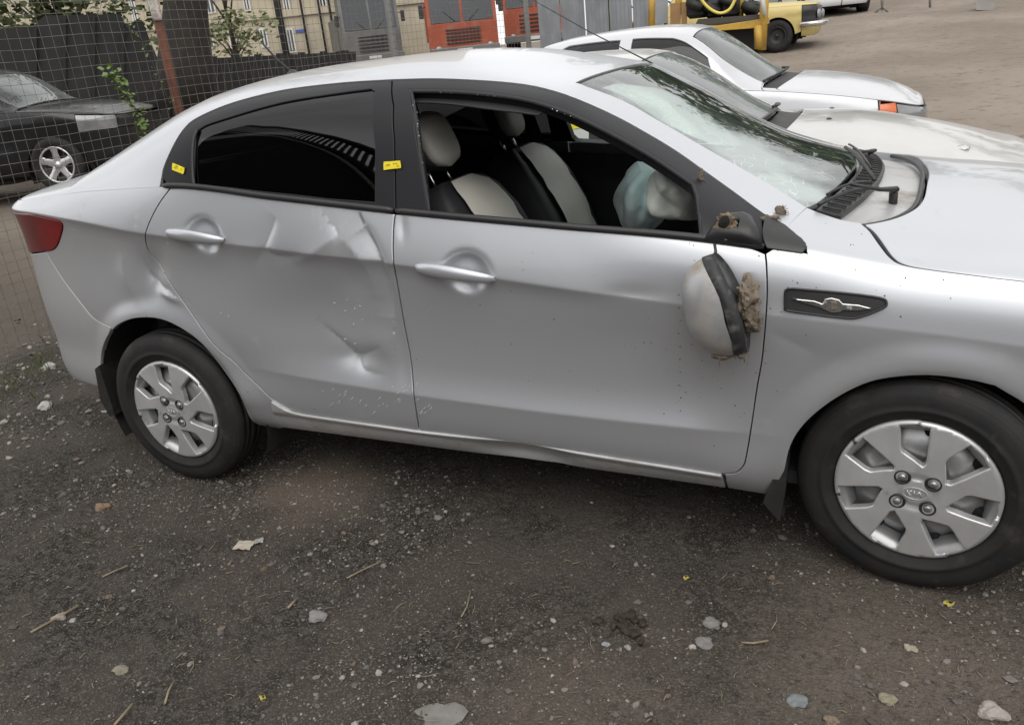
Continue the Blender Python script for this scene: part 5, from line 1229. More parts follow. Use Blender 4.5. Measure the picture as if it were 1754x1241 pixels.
    col = mix(far, soil, lot); col = mix(mth('MULTIPLY', left, .6), col, (0.1305, 0.1112, 0.0868))
    K(col, b.inputs['Base Color']); b.inputs['Roughness'].default_value = .93; b.inputs['Specular IOR Level'].default_value = .25
    hgt = mth('ADD', mth('MULTIPLY', noise(70, 3, .75), 1.0), mth('ADD', mth('MULTIPLY', gm_, .35), mth('MULTIPLY', g2, .7)))
    bp = N('ShaderNodeBump'); bp.inputs['Strength'].default_value = 1.0; bp.inputs['Distance'].default_value = .012; K(hgt, bp.inputs['Height']); K(bp.outputs[0], b.inputs['Normal'])
    return m
link_mesh('ground', gm, ground_mat(), kind='structure')

# loose stones, grit and straw: nobody could count them
ICO = [(0, .526, .851), (0, -.526, .851), (0, .526, -.851), (0, -.526, -.851), (.526, .851, 0), (-.526, .851, 0), (.526, -.851, 0), (-.526, -.851, 0), (.851, 0, .526), (.851, 0, -.526), (-.851, 0, .526), (-.851, 0, -.526)]
ICF = [(0, 1, 8), (0, 10, 1), (0, 8, 4), (0, 5, 10), (0, 4, 5), (1, 6, 8), (1, 10, 7), (1, 7, 6), (2, 9, 3), (2, 3, 11), (2, 4, 9), (2, 11, 5), (2, 5, 4), (3, 9, 6), (3, 7, 11), (3, 6, 7), (4, 8, 9), (5, 11, 10), (6, 9, 8), (7, 10, 11)]
ICO = np.array(ICO); ICF = np.array(ICF)
STM = [mat('stone_%d' % i, c, rough=.85, col2=tuple(x * .7 for x in c), nscale=60, bump=.4, bscale=200) for i, c in enumerate([(.13, .117, .105), (.21, .19, .17), (.085, .072, .062), (.33, .31, .28), (.16, .12, .09)])]
def stones(n, area, smin, smax, pw, seed, wts, clump=None):
    r = np.random.default_rng(seed); xs = r.uniform(area[0], area[1], n * 3); ys = r.uniform(area[2], area[3], n * 3)
    d = vnoise(xs * 1.3, ys * 1.3, 9) + vnoise(xs * 4, ys * 4, 10) * .7; keep = r.random(n * 3) < np.clip(.42 + d * 1.1, .03, 1); xs, ys = xs[keep][:n], ys[keep][:n]; n = len(xs)
    s = smin * (smax / smin) ** (r.random(n) ** pw); V = ICO[None] * (1 + r.uniform(-.35, .25, (n, 12, 1))); V = V * (s[:, None, None] * np.stack([r.uniform(.7, 1.3, n), r.uniform(.6, 1.1, n), r.uniform(.35, .75, n)], -1)[:, None])
    a = r.uniform(0, 6.28, n); c, sn = np.cos(a)[:, None], np.sin(a)[:, None]; x = V[..., 0] * c - V[..., 1] * sn; y = V[..., 0] * sn + V[..., 1] * c
    z = V[..., 2] + (ground_z(xs, ys) + s * .18)[:, None]; P = np.stack([x + xs[:, None], y + ys[:, None], z], -1).reshape(-1, 3)
    F = (ICF[None] + (np.arange(n) * 12)[:, None, None]).reshape(-1, 3); mi = np.repeat(r.choice(5, n, p=wts), 20); return P, F, mi
Ps, Fs, Ms = [], [], []; off_ = 0
for args in ((30000, (-2.6, 4.2, -1.9, .5), .0016, .0055, 1.5, 1, [.32, .22, .22, .11, .13]), (2600, (-2.6, 4.2, -1.9, .3), .0055, .015, 2.8, 2, [.32, .24, .20, .10, .14]), (1500, (-2.8, -.3, -1.3, .9), .004, .018, 2.2, 3, [.25, .3, .15, .2, .1]), (500, (-3.2, -1.0, -.5, 1.6), .006, .03, 2.2, 4, [.25, .3, .15, .2, .1])):
    P, F, mi = stones(*args); Ps.append(P); Fs.append(F + off_); Ms.append(mi); off_ += len(P)
me = bpy.data.meshes.new('gravel'); me.from_pydata(np.concatenate(Ps).tolist(), [], np.concatenate(Fs).tolist()); me.polygons.foreach_set('material_index', np.concatenate(Ms).tolist())
for m_ in STM: me.materials.append(m_)
link_mesh('gravel', me, label='small loose stones scattered over the dark soil', kind='stuff')
M['straw'] = mat('dry_straw', (.30, .25, .17), rough=.8, col2=(.15, .115, .075), nscale=20)
M['bark'] = mat('bark', (.085, .066, .05), rough=.9, col2=(.05, .04, .03), nscale=14, bump=.8, bscale=30, bdist=.01)
mb = MB(); rg = random.Random(8)
for k in range(1700):
    x, y = rg.uniform(-2.4, 4), rg.uniform(-1.8, -.02); ln = rg.uniform(.008, .03) if rg.random() < .9 else rg.uniform(.03, .07); a = rg.uniform(0, 6.28); z = float(ground_z(x, y)) + .003
    mb.tube([(x, y, z), (x + ln * .5 * math.cos(a), y + ln * .5 * math.sin(a), z + rg.uniform(0, .004)), (x + ln * math.cos(a + .2), y + ln * math.sin(a + .2), z)], rg.uniform(.0006, .0014), 4)
mb.build('straw_litter', M['straw'], recalc=False, label='bits of dry straw and twig littered on the soil', kind='stuff')
# grass tufts by the fence
M['grass'] = mat('grass', (.07, .10, .035), rough=.7, col2=(.13, .14, .06), nscale=12)
mb = MB()
for k in range(200):
    c = random.choice([(-2.0, .9), (-1.75, .45), (-2.15, 1.3), (-1.6, .15), (-1.9, .6)]); x = c[0] + rg.gauss(0, .12); y = c[1] + rg.gauss(0, .14); z = float(ground_z(x, y)); h = rg.uniform(.03, .10); a = rg.uniform(0, 6.28); l = rg.uniform(.01, .05); wv = .003
    mb.add([(x - wv, y, z), (x + wv, y, z), (x + l * .5 * math.cos(a) + wv * .6, y + l * .5 * math.sin(a), z + h * .7), (x + l * math.cos(a), y + l * math.sin(a), z + h)], [(0, 1, 2, 3)])
mb.build('grass_tufts', M['grass'], recalc=False, label='thin green grass along the foot of the wire fence', kind='stuff')

# single stones and scraps one can point at
def stone_thing(px, py, rpx, label, col, flat=.45, name='stone', cat='stone', seed=0, asp=1.0):
    p = atz(px, py, 0); s = rpx * np.linalg.norm(p - CAM) / FPX; mb = MB(); vs, fs = blob((0, 0, 0), (s, s * .8 * asp, s * flat), .55, 1.1 / s, seed, 3); mb.add(vs, fs)
    col = tuple(c * .85 for c in col); m_ = mat('%s_%d' % (name, seed), col, rough=.9, col2=tuple(c * .72 for c in col), nscale=1.2 / s, bump=.5, bscale=6 / s)
    return mb.build(name, m_, loc=(p[0], p[1], float(ground_z(p[0], p[1])) + s * flat * .25), label=label, cat=cat, group='single stones on the soil')
G_ = [(543, 1057, 15, 'rounded pale grey stone on soil, left of the photo\'s centre', (.27, .26, .25), .45), (1219, 1064, 14, 'grey pebble by the dark clump, upper one of a pair', (.26, .245, .23), .45), (1205, 1094, 16, 'flat pale grey pebble, lower one of a pair by the dark clump', (.25, .24, .23), .35),
      (746, 1222, 42, 'large flat pale concrete chunk at the bottom edge', (.25, .238, .225), .07), (1697, 1213, 17, 'pale smooth stone at the bottom right corner', (.44, .40, .36), .5), (1366, 1196, 15, 'flat bluish grey stone near the bottom right', (.24, .26, .27), .25), (174, 868, 13, 'tan oblong stone left of the rear wheel', (.26, .18, .12), .45),
      (86, 628, 10, 'white stone at the foot of the wire fence', (.52, .51, .49), .6), (78, 698, 11, 'white lump of stone below the rear bumper', (.5, .49, .47), .6), (100, 1048, 11, 'pale brown stone near left edge beside a dry stick', (.34, .29, .24), .5), (206, 1142, 12, 'olive grey flat stone in the lower left', (.26, .24, .18), .4), (1185, 1100, 6, 'tiny white pebble left of the paired grey pebbles', (.5, .47, .42), .6),
      (1522, 1193, 13, 'yellowish grey stone near lower right', (.30, .28, .19), .4), (1560, 1106, 10, 'cream stone below the front tyre', (.42, .38, .30), .45), (1038, 1097, 7, 'bluish pebble below the dark clump', (.33, .35, .36), .5), (1424, 1228, 11, 'brown stone at the bottom edge', (.25, .19, .14), .5)]
for i, g_ in enumerate(G_): stone_thing(g_[0], g_[1], g_[2], g_[3], g_[4], g_[5], seed=40 + i)
def scrap(px, py, w_, h_, label, m_, name, cat, seed, rot=0.0):
    p = atz(px, py, 0); k = np.linalg.norm(p - CAM) / FPX; rg = random.Random(seed); rows = []; z0 = float(ground_z(p[0], p[1])) + .006
    for i in np.linspace(-.5, .5, 6):
        r = []
        for j in np.linspace(-.5, .5, 5):
            x, y = i * w_ * k, j * h_ * k * 1.8; r.append((x * math.cos(rot) - y * math.sin(rot), x * math.sin(rot) + y * math.cos(rot), .004 * rg.uniform(-.3, 1)))
        rows.append(r)
    mb = MB(); mb.grid(rows, smooth=False); mb.add([(v[0], v[1], v[2] - .0012) for r in rows for v in r], [(i * 5 + j, i * 5 + j + 1, i * 5 + j + 6, i * 5 + j + 5) for i in range(5) for j in range(4)]); mb.build(name, m_, loc=(p[0], p[1], z0), recalc=False, label=label, cat=cat)
M['card'] = mat('pale_card', (.42, .38, .31), rough=.85, col2=(.34, .30, .24), nscale=40)
scrap(418, 931, 30, 13, 'small flat pale card scrap on soil in front of the rear wheel', M['card'], 'card_scrap', 'scrap', 3, .2)
scrap(443, 923, 14, 8, 'small grey card scrap beside the larger pale one', mat('grey_card', (.30, .30, .29), rough=.85), 'card_scrap', 'scrap', 4, .6)
M['tape'] = mat('soiled_yellow_tape', (.46, .38, .05), rough=.7, col2=(.26, .21, .06), nscale=90)
def tape_ring(px, py, rpx, label, seed):
    """a torn strip of tape, bent into a few flat loops"""
    p = atz(px, py, 0); s = rpx * np.linalg.norm(p - CAM) / FPX; rg = random.Random(seed); pts = [Vector((0, 0, .004))]; a = rg.uniform(0, 6)
    for k in range(9): a += rg.uniform(.5, 2.4); pts.append(Vector((s * rg.uniform(.3, 1.0) * math.cos(a), s * rg.uniform(.3, 1.0) * math.sin(a), .003 + .007 * rg.random())))
    mb = MB(); rows = []
    for u, v in zip(pts[:-1], pts[1:]):
        d = (v - u).normalized(); sd_ = Vector((-d.y, d.x, .5)).normalized() * .0030; rows.append([u - sd_, u + sd_])
    mb.grid(rows, smooth=False); mb.add([q - Vector((0, 0, .0008)) for r in rows for q in r], [(2 * i, 2 * i + 2, 2 * i + 3, 2 * i + 1) for i in range(len(rows) - 1)]); mb.build('yellow_tape', M['tape'], loc=(p[0], p[1], float(ground_z(p[0], p[1]))), recalc=False, label=label, cat='tape')
tape_ring(1625, 1030, 11, 'crumpled yellow tape scrap on soil under the front tyre', 2); tape_ring(451, 1196, 7, 'tiny crumpled yellow scrap at the bottom left', 3); tape_ring(1176, 986, 5, 'tiny orange-yellow scrap in front of the door', 5)
p = atz(1070, 1064, 0); mb = MB()
for k in range(16): vs, fs = blob((rg.gauss(0, .035), rg.gauss(0, .028), .006), (rg.uniform(.008, .02), rg.uniform(.008, .018), .009), .6, 60, k, 2); mb.add(vs, fs)
mb.build('soil_clump', mat('dark_wet_soil', (.012, .008, .006), rough=.8, col2=(.04, .028, .02), nscale=60), loc=(p[0], p[1], float(ground_z(p[0], p[1]))), label='dark crumbly clump of soil on the ground below the front door', cat='soil clump')
def stick(pts, r, label, m_=None):
    P = [atz(a, b, 0) for a, b in pts]; c = P[0]; mb = MB(); mb.tube([(p[0] - c[0], p[1] - c[1], .006 + .003 * i) for i, p in enumerate(P)], r, 6); mb.build('dry_stick', m_ or M['straw'], loc=(c[0], c[1], float(ground_z(c[0], c[1]))), label=label, cat='stick', group='dry sticks on the soil')
stick([(50, 1076), (90, 1056), (133, 1033)], .004, 'dry stick lying at the left edge beside a pale brown stone'); stick([(174, 984), (196, 975), (219, 967)], .003, 'short dry stick left, above the longer stick at the edge')
stick([(283, 1206), (290, 1185), (297, 1175)], .003, 'short pale stick standing out in the lower left'); stick([(595, 994), (625, 980), (654, 968)], .0025, 'thin straw left of the middle below the sill'); stick([(493, 1040), (508, 1026)], .004, 'short white splinter near the rounded grey stone'); stick([(790, 1056), (800, 1040), (806, 1016)], .002, 'thin bent grey wire on the soil in the middle')
stick([(196, 1241), (212, 1225), (228, 1208)], .0035, 'dry stalk at the bottom edge, lower left'); stick([(1270, 1098), (1290, 1101), (1316, 1098)], .003, 'short straw right of the paired grey pebbles')

# ------------------------------------------------------------------ wire fence along the left
FD = np.array([.20, 1.31, 0.0]); FD /= np.linalg.norm(FD); FP0 = np.array([-2.205, 1.06, 0.0])
fpt = lambda d, z: FP0 + FD * d + np.array([0, 0, z])
def f_at(px, py):
    dr = ray(px, py); n = np.array([FD[1], -FD[0], 0]); t = ((FP0 - CAM) @ n) / (dr @ n); p = CAM + dr * t; return (p - FP0) @ FD, p[2]
M['wire'] = mat('galvanised_wire', (.24, .23, .22), rough=.5, metal=.4, col2=(.15, .12, .10), nscale=5)
M['truck_grey'] = mat('truck_grey_paint', (.17, .17, .165), rough=.6, col2=(.12, .12, .115), nscale=2)
FEN = new_empty('wire_fence', FP0, 0, 'welded wire mesh fence on rusty posts running back at the left', 'fence')
mb = MB(); rg = random.Random(2); L0, L1, HH = -2.6, 6.2, 2.25
for d in np.arange(L0, L1, .066):
    pts = [fpt(d + .004 * math.sin(z * 5 + d) + rg.uniform(-.002, .002), z) for z in np.linspace(.0, HH, 8)]; mb.tube(pts, .0014, 4, cap=False)
for z in np.arange(.02, HH, .0605):
    pts = [fpt(d, z + .006 * math.sin(d * 2.1 + z * 3) + .003 * math.sin(d * 9)) + np.array([.003, 0, 0]) for d in np.linspace(L0, L1, 60)]; mb.tube(pts, .0014, 4, cap=False)
fix(mb.build('wire_mesh', M['wire'], recalc=False, kind='stuff'), FEN)
dp, zp = f_at(312, 190)
for k in (-1, 0, 1, 2):
    d = dp + 2.4 * k
    if k == -1: d = dp - 3.4
    b = fpt(d, -.1) + np.array([-.03, 0, 0]); mb = MB(); mb.tube([b, b + np.array([0, 0, 1.35]), b + np.array([0, 0, 2.5])], [.030, .0295, .029], 14); o = fix(mb.build('fence_post', M['rust'] if k == 0 else M['truck_grey']), FEN)
    if k == 0:
        w0 = b + np.array([.004, -.006, 1.86 + .1]); mb = MB(); mb.tube([w0 + np.array([0, 0, -.02]), w0, w0 + np.array([0, 0, .22])], [.0295, .0302, .0302], 14); fix(mb.build('white_paint', mat('flaking_white_paint', (.6, .6, .58), rough=.8, col2=(.3, .2, .15), nscale=30)), o)
# vine threaded through the mesh
M['leaf'] = mat('vine_leaf', (.10, .17, .035), rough=.5, col2=(.17, .24, .06), nscale=8)
VN = new_empty('climbing_vine', fpt(.9, 0), 0, 'thin climbing vine with small green leaves on the wire fence', 'vine')
leaves = MB(); rg = random.Random(4)
def leaf(mbx, p, s, rgx, up=.3):
    a = rgx.uniform(0, 6.28); d = Vector((math.cos(a), math.sin(a), rgx.uniform(-.7, up))).normalized(); n = Vector((rgx.uniform(-1, 1), rgx.uniform(-1, 1), rgx.uniform(.2, 1))).normalized(); sd_ = d.cross(n).normalized(); p = Vector(p)
    mbx.add([p, p + d * s * .45 + sd_ * s * .38, p + d * s, p + d * s * .45 - sd_ * s * .38], [(0, 1, 2, 3)])
for pts in ([(215, 40), (222, 56), (240, 70), (258, 105), (275, 145), (290, 180)], [(184, 122), (196, 130), (206, 146), (216, 165), (225, 182), (238, 205), (246, 226)]):
    P = [fpt(*f_at(a, b)) + np.array([.02, -.01, 0]) for a, b in cr(pts, 4)]; mb = MB(); mb.tube(P, .0025, 5); fix(mb.build('vine_stem', M['bark']), VN)
    for p in P:
        for k in range(5 if pts[0][0] == 184 else 2): leaf(leaves, p + np.array([rg.gauss(0, .02), rg.gauss(0, .02), rg.gauss(0, .02)]), rg.uniform(.02, .05) if pts[0][0] == 184 else rg.uniform(.012, .03), rg)
fix(leaves.build('vine_leaves', M['leaf'], recalc=False, kind='stuff'), VN)

# ------------------------------------------------------------------ trees
M['foliage'] = mat('foliage', (.055, .085, .022), rough=.6, col2=(.10, .13, .035), nscale=1.5)
M['foliage2'] = mat('fresh_foliage', (.11, .14, .045), rough=.6, col2=(.17, .19, .075), nscale=2)
def crown(rgx, clumps, n, size):
    mb = MB()
    for (c, r) in clumps:
        for k in range(n):
            while True:
                q = Vector((rgx.uniform(-1, 1), rgx.uniform(-1, 1), rgx.uniform(-1, 1)))
                if .35 < q.length < 1: break
            leaf(mb, Vector(c) + Vector((q.x * r[0], q.y * r[1], q.z * r[2])), size * rgx.uniform(.6, 1.4), rgx)
    return mb
def tree(base, h, spread, label, seed, m_='foliage', trunk_r=.14, leafs=900, size=.16, low=.35, clumps_n=14):
    rgx = random.Random(seed); root = new_empty('tree', base, 0, label, 'tree'); mb = MB()
    mb.tube([(0, 0, -.2), (.05, .02, h * .3), (-.05, .06, h * .6), (.02, 0, h * .85)], [trunk_r, trunk_r * .8, trunk_r * .5, trunk_r * .15], 10); cl = []
    for k in range(clumps_n):
        a = rgx.uniform(0, 6.28); z = rgx.uniform(low, .95) * h; rr = spread * rgx.uniform(.15, .8) * (1 - .5 * abs(z / h - .6)); c = (rr * math.cos(a), rr * math.sin(a), z); r = spread * rgx.uniform(.25, .42); cl.append((c, (r, r, r * .8)))
        mb.tube([(0, 0, z * .6), (c[0] * .5, c[1] * .5, z * .85), c], [trunk_r * .4, trunk_r * .22, trunk_r * .08], 6)
    t_ = mb.build('trunk', M['bark']); t_.parent = root; c_ = crown(rgx, cl, leafs // clumps_n, size).build('crown', M[m_], recalc=False); c_.parent = root; return root

# ------------------------------------------------------------------ left background, behind the fence
def place(px, py, dist, zoff=0.0):
    p = atd(px, py, dist); return p
M['soot'] = mat('black_painted_steel', (.008, .008, .009), rough=.6, col2=(.014, .013, .012), nscale=4)
def slab(name, outline, dist, thick, m_, label, cat, group=None, root=None):
    """an upright thing with its own depth; outline traced, extruded away from the lens side"""
    P = [atd(a, b, dist) for a, b in outline]; c = np.mean(P, 0); vd = atd(np.mean([o[0] for o in outline]), np.mean([o[1] for o in outline]), dist) - CAM; vd[2] = 0; vd /= np.linalg.norm(vd)
    n = len(P); base = np.array([c[0], c[1], min(p[2] for p in P)]); vs = [p - base for p in P] + [p + vd * thick - base for p in P]
    mb = MB(); mb.add(vs, [tuple(range(n)), tuple(range(n, 2 * n))[::-1]] + [(i, n + i, n + (i + 1) % n, (i + 1) % n) for i in range(n)])
    o = mb.build(name, m_, root, loc=base if root is None else None, label=label, cat=cat, group=group); return o
tip = new_empty('tipper_body', (-12.5, 8.8, 0), 0, 'black steel tipper body standing behind the wire fence at far left', 'tipper body')
tb = slab('tub', [(-20, 52), (58, 44), (76, 27), (205, 24), (214, 40), (246, 40), (258, 72), (272, 105), (290, 130), (292, 300), (-20, 320)], 17.0, 2.3, M['soot'], None, None); fix(tb, tip)
for (a, b0, b1) in ((60, 46, 300), (110, 28, 300), (160, 27, 300), (210, 40, 300)):
    o = slab('rib', [(a - 3, b0), (a + 3, b0), (a + 3, b1), (a - 3, b1)], 16.9, .12, M['soot'], None, None); fix(o, tip)
TR = new_empty('tree', atd(318, 150, 14.0) * np.array([1, 1, 0]), 0, 'thick dark tree trunk rising behind the rusty fence post', 'tree')
tp = [atd(318, y, 14.0) for y in (190, 110, 60, 0, -120)]; mb = MB(); mb.tube(tp, [.46, .40, .34, .30, .26], 16); fix(mb.build('trunk', mat('dark_bark', (.016, .014, .012), rough=.9, col2=(.03, .025, .02), nscale=9, bump=.7, bscale=20, bdist=.02)), TR)
rgx = random.Random(12); cl = []
for k in range(9): c = np.array(tp[4]) + np.array([rgx.uniform(-2.2, 2.2), rgx.uniform(-1.5, 1.5), rgx.uniform(.8, 3.5)]); cl.append((c, (1.1, 1.1, .8)))
fix(crown(rgx, cl, 160, .18).build('crown', M['foliage'], recalc=False), TR)
# low wall of dark boards
BW = new_empty('board_fence', atd(440, 200, 20) * np.array([1, 1, 0]), 0, 'low black board fence in front of the cream building', 'fence')
xs_ = np.linspace(285, 610, 27)
for i in range(26):
    a, b = xs_[i], xs_[i + 1] - .15; t0 = 100 - (a - 285) * .045 + (3 if i % 3 else 0); o = slab('board', [(a, t0), (b, t0 - .3), (b, 240), (a, 240)], 19.0 + .02 * i + .03 * (i % 2), .05, M['soot'], None, None); fix(o, BW)
# foliage hanging over the fence top left and by the building
tree(atd(110, 60, 21) * np.array([1, 1, 0]), 5.2, 3.0, 'leafy green tree above the black tipper body at top left', 3, 'foliage', .15, 3600, .17, .42, 16)
tree(atd(395, 60, 27) * np.array([1, 1, 0]) + np.array([0, 0, .6]), 4.6, 1.5, 'young sparse tree in front of the cream building', 5, 'foliage2', .09, 800, .15, .3, 12)
# black off-road car behind the fence
SS = Shape(half=.93, xmid=1.1, hl=2.3, n=5.5, zb=[(-2.4, 1.12), (0, 1.12), (1.6, 1.10), (2.1, 1.08), (2.5, 1.05), (3.0, .98), (4.6, .85)], zc=[(-2.4, .95), (4.6, .88)], zl=[(-2.4, .6), (4.6, .55)], zd=[(-2.4, .40), (4.6, .38)], zs=[(-2.4, .32), (4.6, .30)], uc=[(-2.4, .5), (4.6, .5)], lc=[(-2.4, 0), (.5, .5), (1.9, .5), (2.3, 0), (4.6, 0)],
    zr=[(-2.4, 1.2), (-1.1, 1.25), (-1.0, 1.35), (-.75, 1.62), (0, 1.70), (1.0, 1.70), (1.35, 1.65), (1.5, 1.58), (2.05, 1.20), (2.15, 1.165), (2.6, 1.13), (3.1, 1.05), (3.4, .95), (4.6, .84)], bow=[(-2.4, 0), (1.2, .03), (1.5, .06), (2.1, .14), (3, .06), (3.4, 0), (4.6, 0)], a2=[(-2.4, .2), (4.6, .25)])
swh = simple_wheel('wheel', .37, .24, .245, M['alloy'], 5)
bp_ = atd(105, 281, 13.0)
CB = new_empty('offroad_car', (0, 0, 0), R(19), 'black off-road car with bright five-spoke wheels behind the wire fence', 'car')
wb = [[(-.85, .05), (-.75, .35), (.1, .41), (.1, .05)], [(.2, .05), (.2, .41), (.85, .41), (.85, .05)], [(.95, .05), (.95, .41), (1.35, .38), (1.75, .24), (1.95, .07)]]
other_car(SS, CB, M['paintb'], dict(v=(-.95, .15, .9, 1.95, 2.9), arch=((-.15, .42), (2.5, .42)), hu=1.48, hs=.55, wu=2.06, ws=.38, hru=2.22, windows=wb, rear_glass=(-1.02, .35, .5, -.78), gap_s=.15, lamp_z=(.76, .95), wz=.07, screen=M['screen2']), swh, world=False, res=.08)
off3 = Matrix.Rotation(R(19), 3, 'Z') @ Vector((2.5, .11, .37)); CB.location = (bp_[0] - off3.x, bp_[1] - off3.y, bp_[2] - off3.z)
for o_ in list(swh.children) + [swh]: bpy.data.objects.remove(o_)
# cream apartment house
M['cream_wall'] = mat('cream_render', (.50, .44, .33), rough=.9, col2=(.42, .37, .28), nscale=.6, dust=(.30, .27, .22), dust_amt=(.52, .8), dscale=.5)
M['win'] = mat('dark_window_glass', (.03, .035, .04), rough=.08, spec=.7)
M['white_frame'] = mat('white_frame', (.62, .62, .60), rough=.6)
Hc = atd(470, 80, 44); hx_ = np.array([FWD[1], -FWD[0], 0]); hx_ /= np.linalg.norm(hx_); hy_ = np.array([-hx_[1], hx_[0], 0])
HS = new_empty('apartment_building', (Hc[0], Hc[1], 0), 0, 'cream plastered apartment building behind the fence and trucks', 'building')
def hp(u, d, z): return np.array([Hc[0], Hc[1], 0]) + hx_ * u + hy_ * d + np.array([0, 0, z])
def hbox(u0, u1, d0, d1, z0, z1, nm, m_, par=None):
    vs = [hp(u, d, z) for u in (u0, u1) for d in (d0, d1) for z in (z0, z1)]; mb = MB(); mb.add(vs, [(0, 1, 3, 2), (4, 6, 7, 5), (0, 4, 5, 1), (2, 3, 7, 6), (0, 2, 6, 4), (1, 5, 7, 3)]); return fix(mb.build(nm, m_), par or HS)
def hu_at(px, py):
    dr = ray(px, py); t = ((np.array([Hc[0], Hc[1], 0]) - CAM) @ hy_) / (dr @ hy_); p = CAM + dr * t; return (p - np.array([Hc[0], Hc[1], 0])) @ hx_, p[2]
hbox(-16, 9.5, 0, 9, 0, 14, 'wall', M['cream_wall'])
for (a0, a1, y0, y1) in ((483, 496, -18, 18), (446, 459, 52, 78), (492, 506, 52, 87), (415, 428, -18, 16), (352, 368, -10, 20), (352, 366, 52, 80), (545, 558, -20, 10), (585, 598, -22, 8), (220, 236, -10, 35), (255, 262, -8, 40), (392, 404, 52, 80)):
    u0, z1 = hu_at(a0, y0); u1, z0 = hu_at(a1, y1); fr = hbox(u0 - .07, u1 + .07, -.06, .02, z0 - .08, z1 + .08, 'window', M['white_frame']); hbox(u0, u1, -.075, .0, z0, z1, 'pane', M['win'], fr); hbox((u0 + u1) / 2 - .03, (u0 + u1) / 2 + .03, -.09, .0, z0, z1, 'mullion', M['white_frame'], fr)
for a in (480, 520, 550, 568): u0, _ = hu_at(a, 30); mb = MB(); mb.tube([hp(u0, -.15, 0), hp(u0 - .0, -.15, 14)], .16 if a == 480 else .05, 8); fix(mb.build('drain_pipe', M['plastic']), HS)
u0, z0 = hu_at(514, 56); u1, z1 = hu_at(521, 50); hbox(u0 - .2, u1, -.05, .0, z0, z1, 'house_sign', mat('blue_sign', (.05, .10, .35), rough=.5))
hbox(-16.2, 9.7, -.12, .0, 3.6, 3.9, 'cornice', M['cream_wall'])
# truck cabs facing the fence
def truck(px0, px1, ytop, ybot, name, label, paint, tilt=0.0, rail=True, zbump=.0, big=False):
    W = 2.35; depth = W * FPX / (px1 - px0); c = CAM + ray((px0 + px1) / 2, ybot) * depth; g = c[2]; root = new_empty(name, (c[0], c[1], g - .62), math.atan2(-(CAM[0] - c[0]), (CAM[1] - c[1])) + math.pi + tilt, label, 'truck', 'trucks parked behind the fence')
    H = (ybot - ytop) * depth / FPX
    def prt(mb, nm, m_, par=None): o = mb.build(nm, m_); o.parent = par or root; return o
    # local: x right as seen from the front is -x ; front faces -y
    zt = .62 + H; zm = .62 + H * .50
    mb = MB(); prof = [(0, .75), (-.02, zm), (.22, zt + .35), (.3, zt + .45), (1.7, zt + .45), (1.75, .75)]; mb.prism([(a, b) for a, b in prof], -W / 2, W / 2, axis='x'); prt(mb, 'cab', paint)
    for s in (-1, 1):
        x0, x1 = (.04, W / 2 - .12) if s > 0 else (-W / 2 + .12, -.04); mb = MB(); mb.add([(x0, -.035, zm + .06), (x1, -.035, zm + .06), (x1, .20, zt + .26), (x0, .20, zt + .26)], [(0, 1, 2, 3)]); mb.add([(x0, -.012, zm + .06), (x1, -.012, zm + .06), (x1, .215, zt + .26), (x0, .215, zt + .26)], [(3, 2, 1, 0)]); prt(mb, 'windscreen', M['win'])
        mb = MB(); mb.lathe([(.0005, -.03), (.10, -.03), (.12, 0), (.12, .03)], 20, c=(s * (W / 2 - .30), -.14, .74)); prt(mb, 'head_lamp', M['lamp_grey'])
        mb = MB(); mb.box((s * (W / 2 + .16), -.05, zm + .45), (.16, .06, .42), bevel=.02); mr = prt(mb, 'side_mirror', M['black']); mb = MB(); mb.tube([(s * W / 2, .05, zm + .6), (s * (W / 2 + .16), -.05, zm + .55)], .015, 6); prt(mb, 'mirror_arm', M['black'], mr)
        mb = MB(); mb.lathe([(.28, -.14), (.45, -.15), (.52, -.10), (.52, .10), (.45, .15), (.28, .14)], 28, axis='x', c=(s * (W / 2 - .16), .75, .50)); wl = prt(mb, 'wheel', M['rubber']); mb = MB(); mb.lathe([(.28, s * .12), (.12, s * .05), (.0005, s * .10)], 20, axis='x', c=(s * (W / 2 - .16), .75, .50)); prt(mb, 'rim', M['plastic'], wl)
        mb = MB(); mb.tube([(s * .25, -.05, zm + .08), (s * .6, .03, zm + .4)], .012, 5); prt(mb, 'wiper', M['black'])
    for k in range(5): mb = MB(); mb.box((0, -.03, .92 + k * (zm - 1.0) / 5), (W * .5, .03, .05)); prt(mb, 'grille_bar', M['black'])
    mb = MB(); mb.box((0, -.10, .66), (W + .04, .16, .26), bevel=.03); prt(mb, 'bumper', M['truck_grey']); mb = MB(); mb.box((0, -.19, .66), (.5, .012, .12)); prt(mb, 'number_plate', M['white_frame'])
    mb = MB(); mb.box((0, 4.2, 1.7), (2.4, 4.4, 1.3)); prt(mb, 'cargo_bed', paint if big else M['truck_grey']); mb = MB(); mb.box((0, 3.6, .8), (.9, 6.0, .25)); prt(mb, 'chassis', M['black'])
    for yy in (3.4, 4.8):
        for s in (-1, 1): mb = MB(); mb.lathe([(.28, -.2), (.45, -.22), (.52, -.16), (.52, .16), (.45, .22), (.28, .2)], 24, axis='x', c=(s * (W / 2 - .25), yy, .50)); prt(mb, 'wheel', M['rubber'])
    return root
M['truck_orange'] = mat('truck_orange_paint', (.40, .085, .040), rough=.6, spec=.3, col2=(.30, .07, .035), nscale=2, dust=(.3, .22, .17), dust_amt=(.5, .85), dscale=1.5)
truck(594, 692, 12, 100, 'truck', 'grey truck cab with broad dark windscreen, leftmost of the trucks', M['truck_grey'], .12)
truck(738, 856, -2, 88, 'truck', 'orange truck cab in the middle of the three trucks', M['truck_orange'], .05, big=True)
truck(866, 972, -30, 66, 'truck', 'orange truck partly hidden by the corrugated metal fence', M['truck_orange'], .0, big=True)

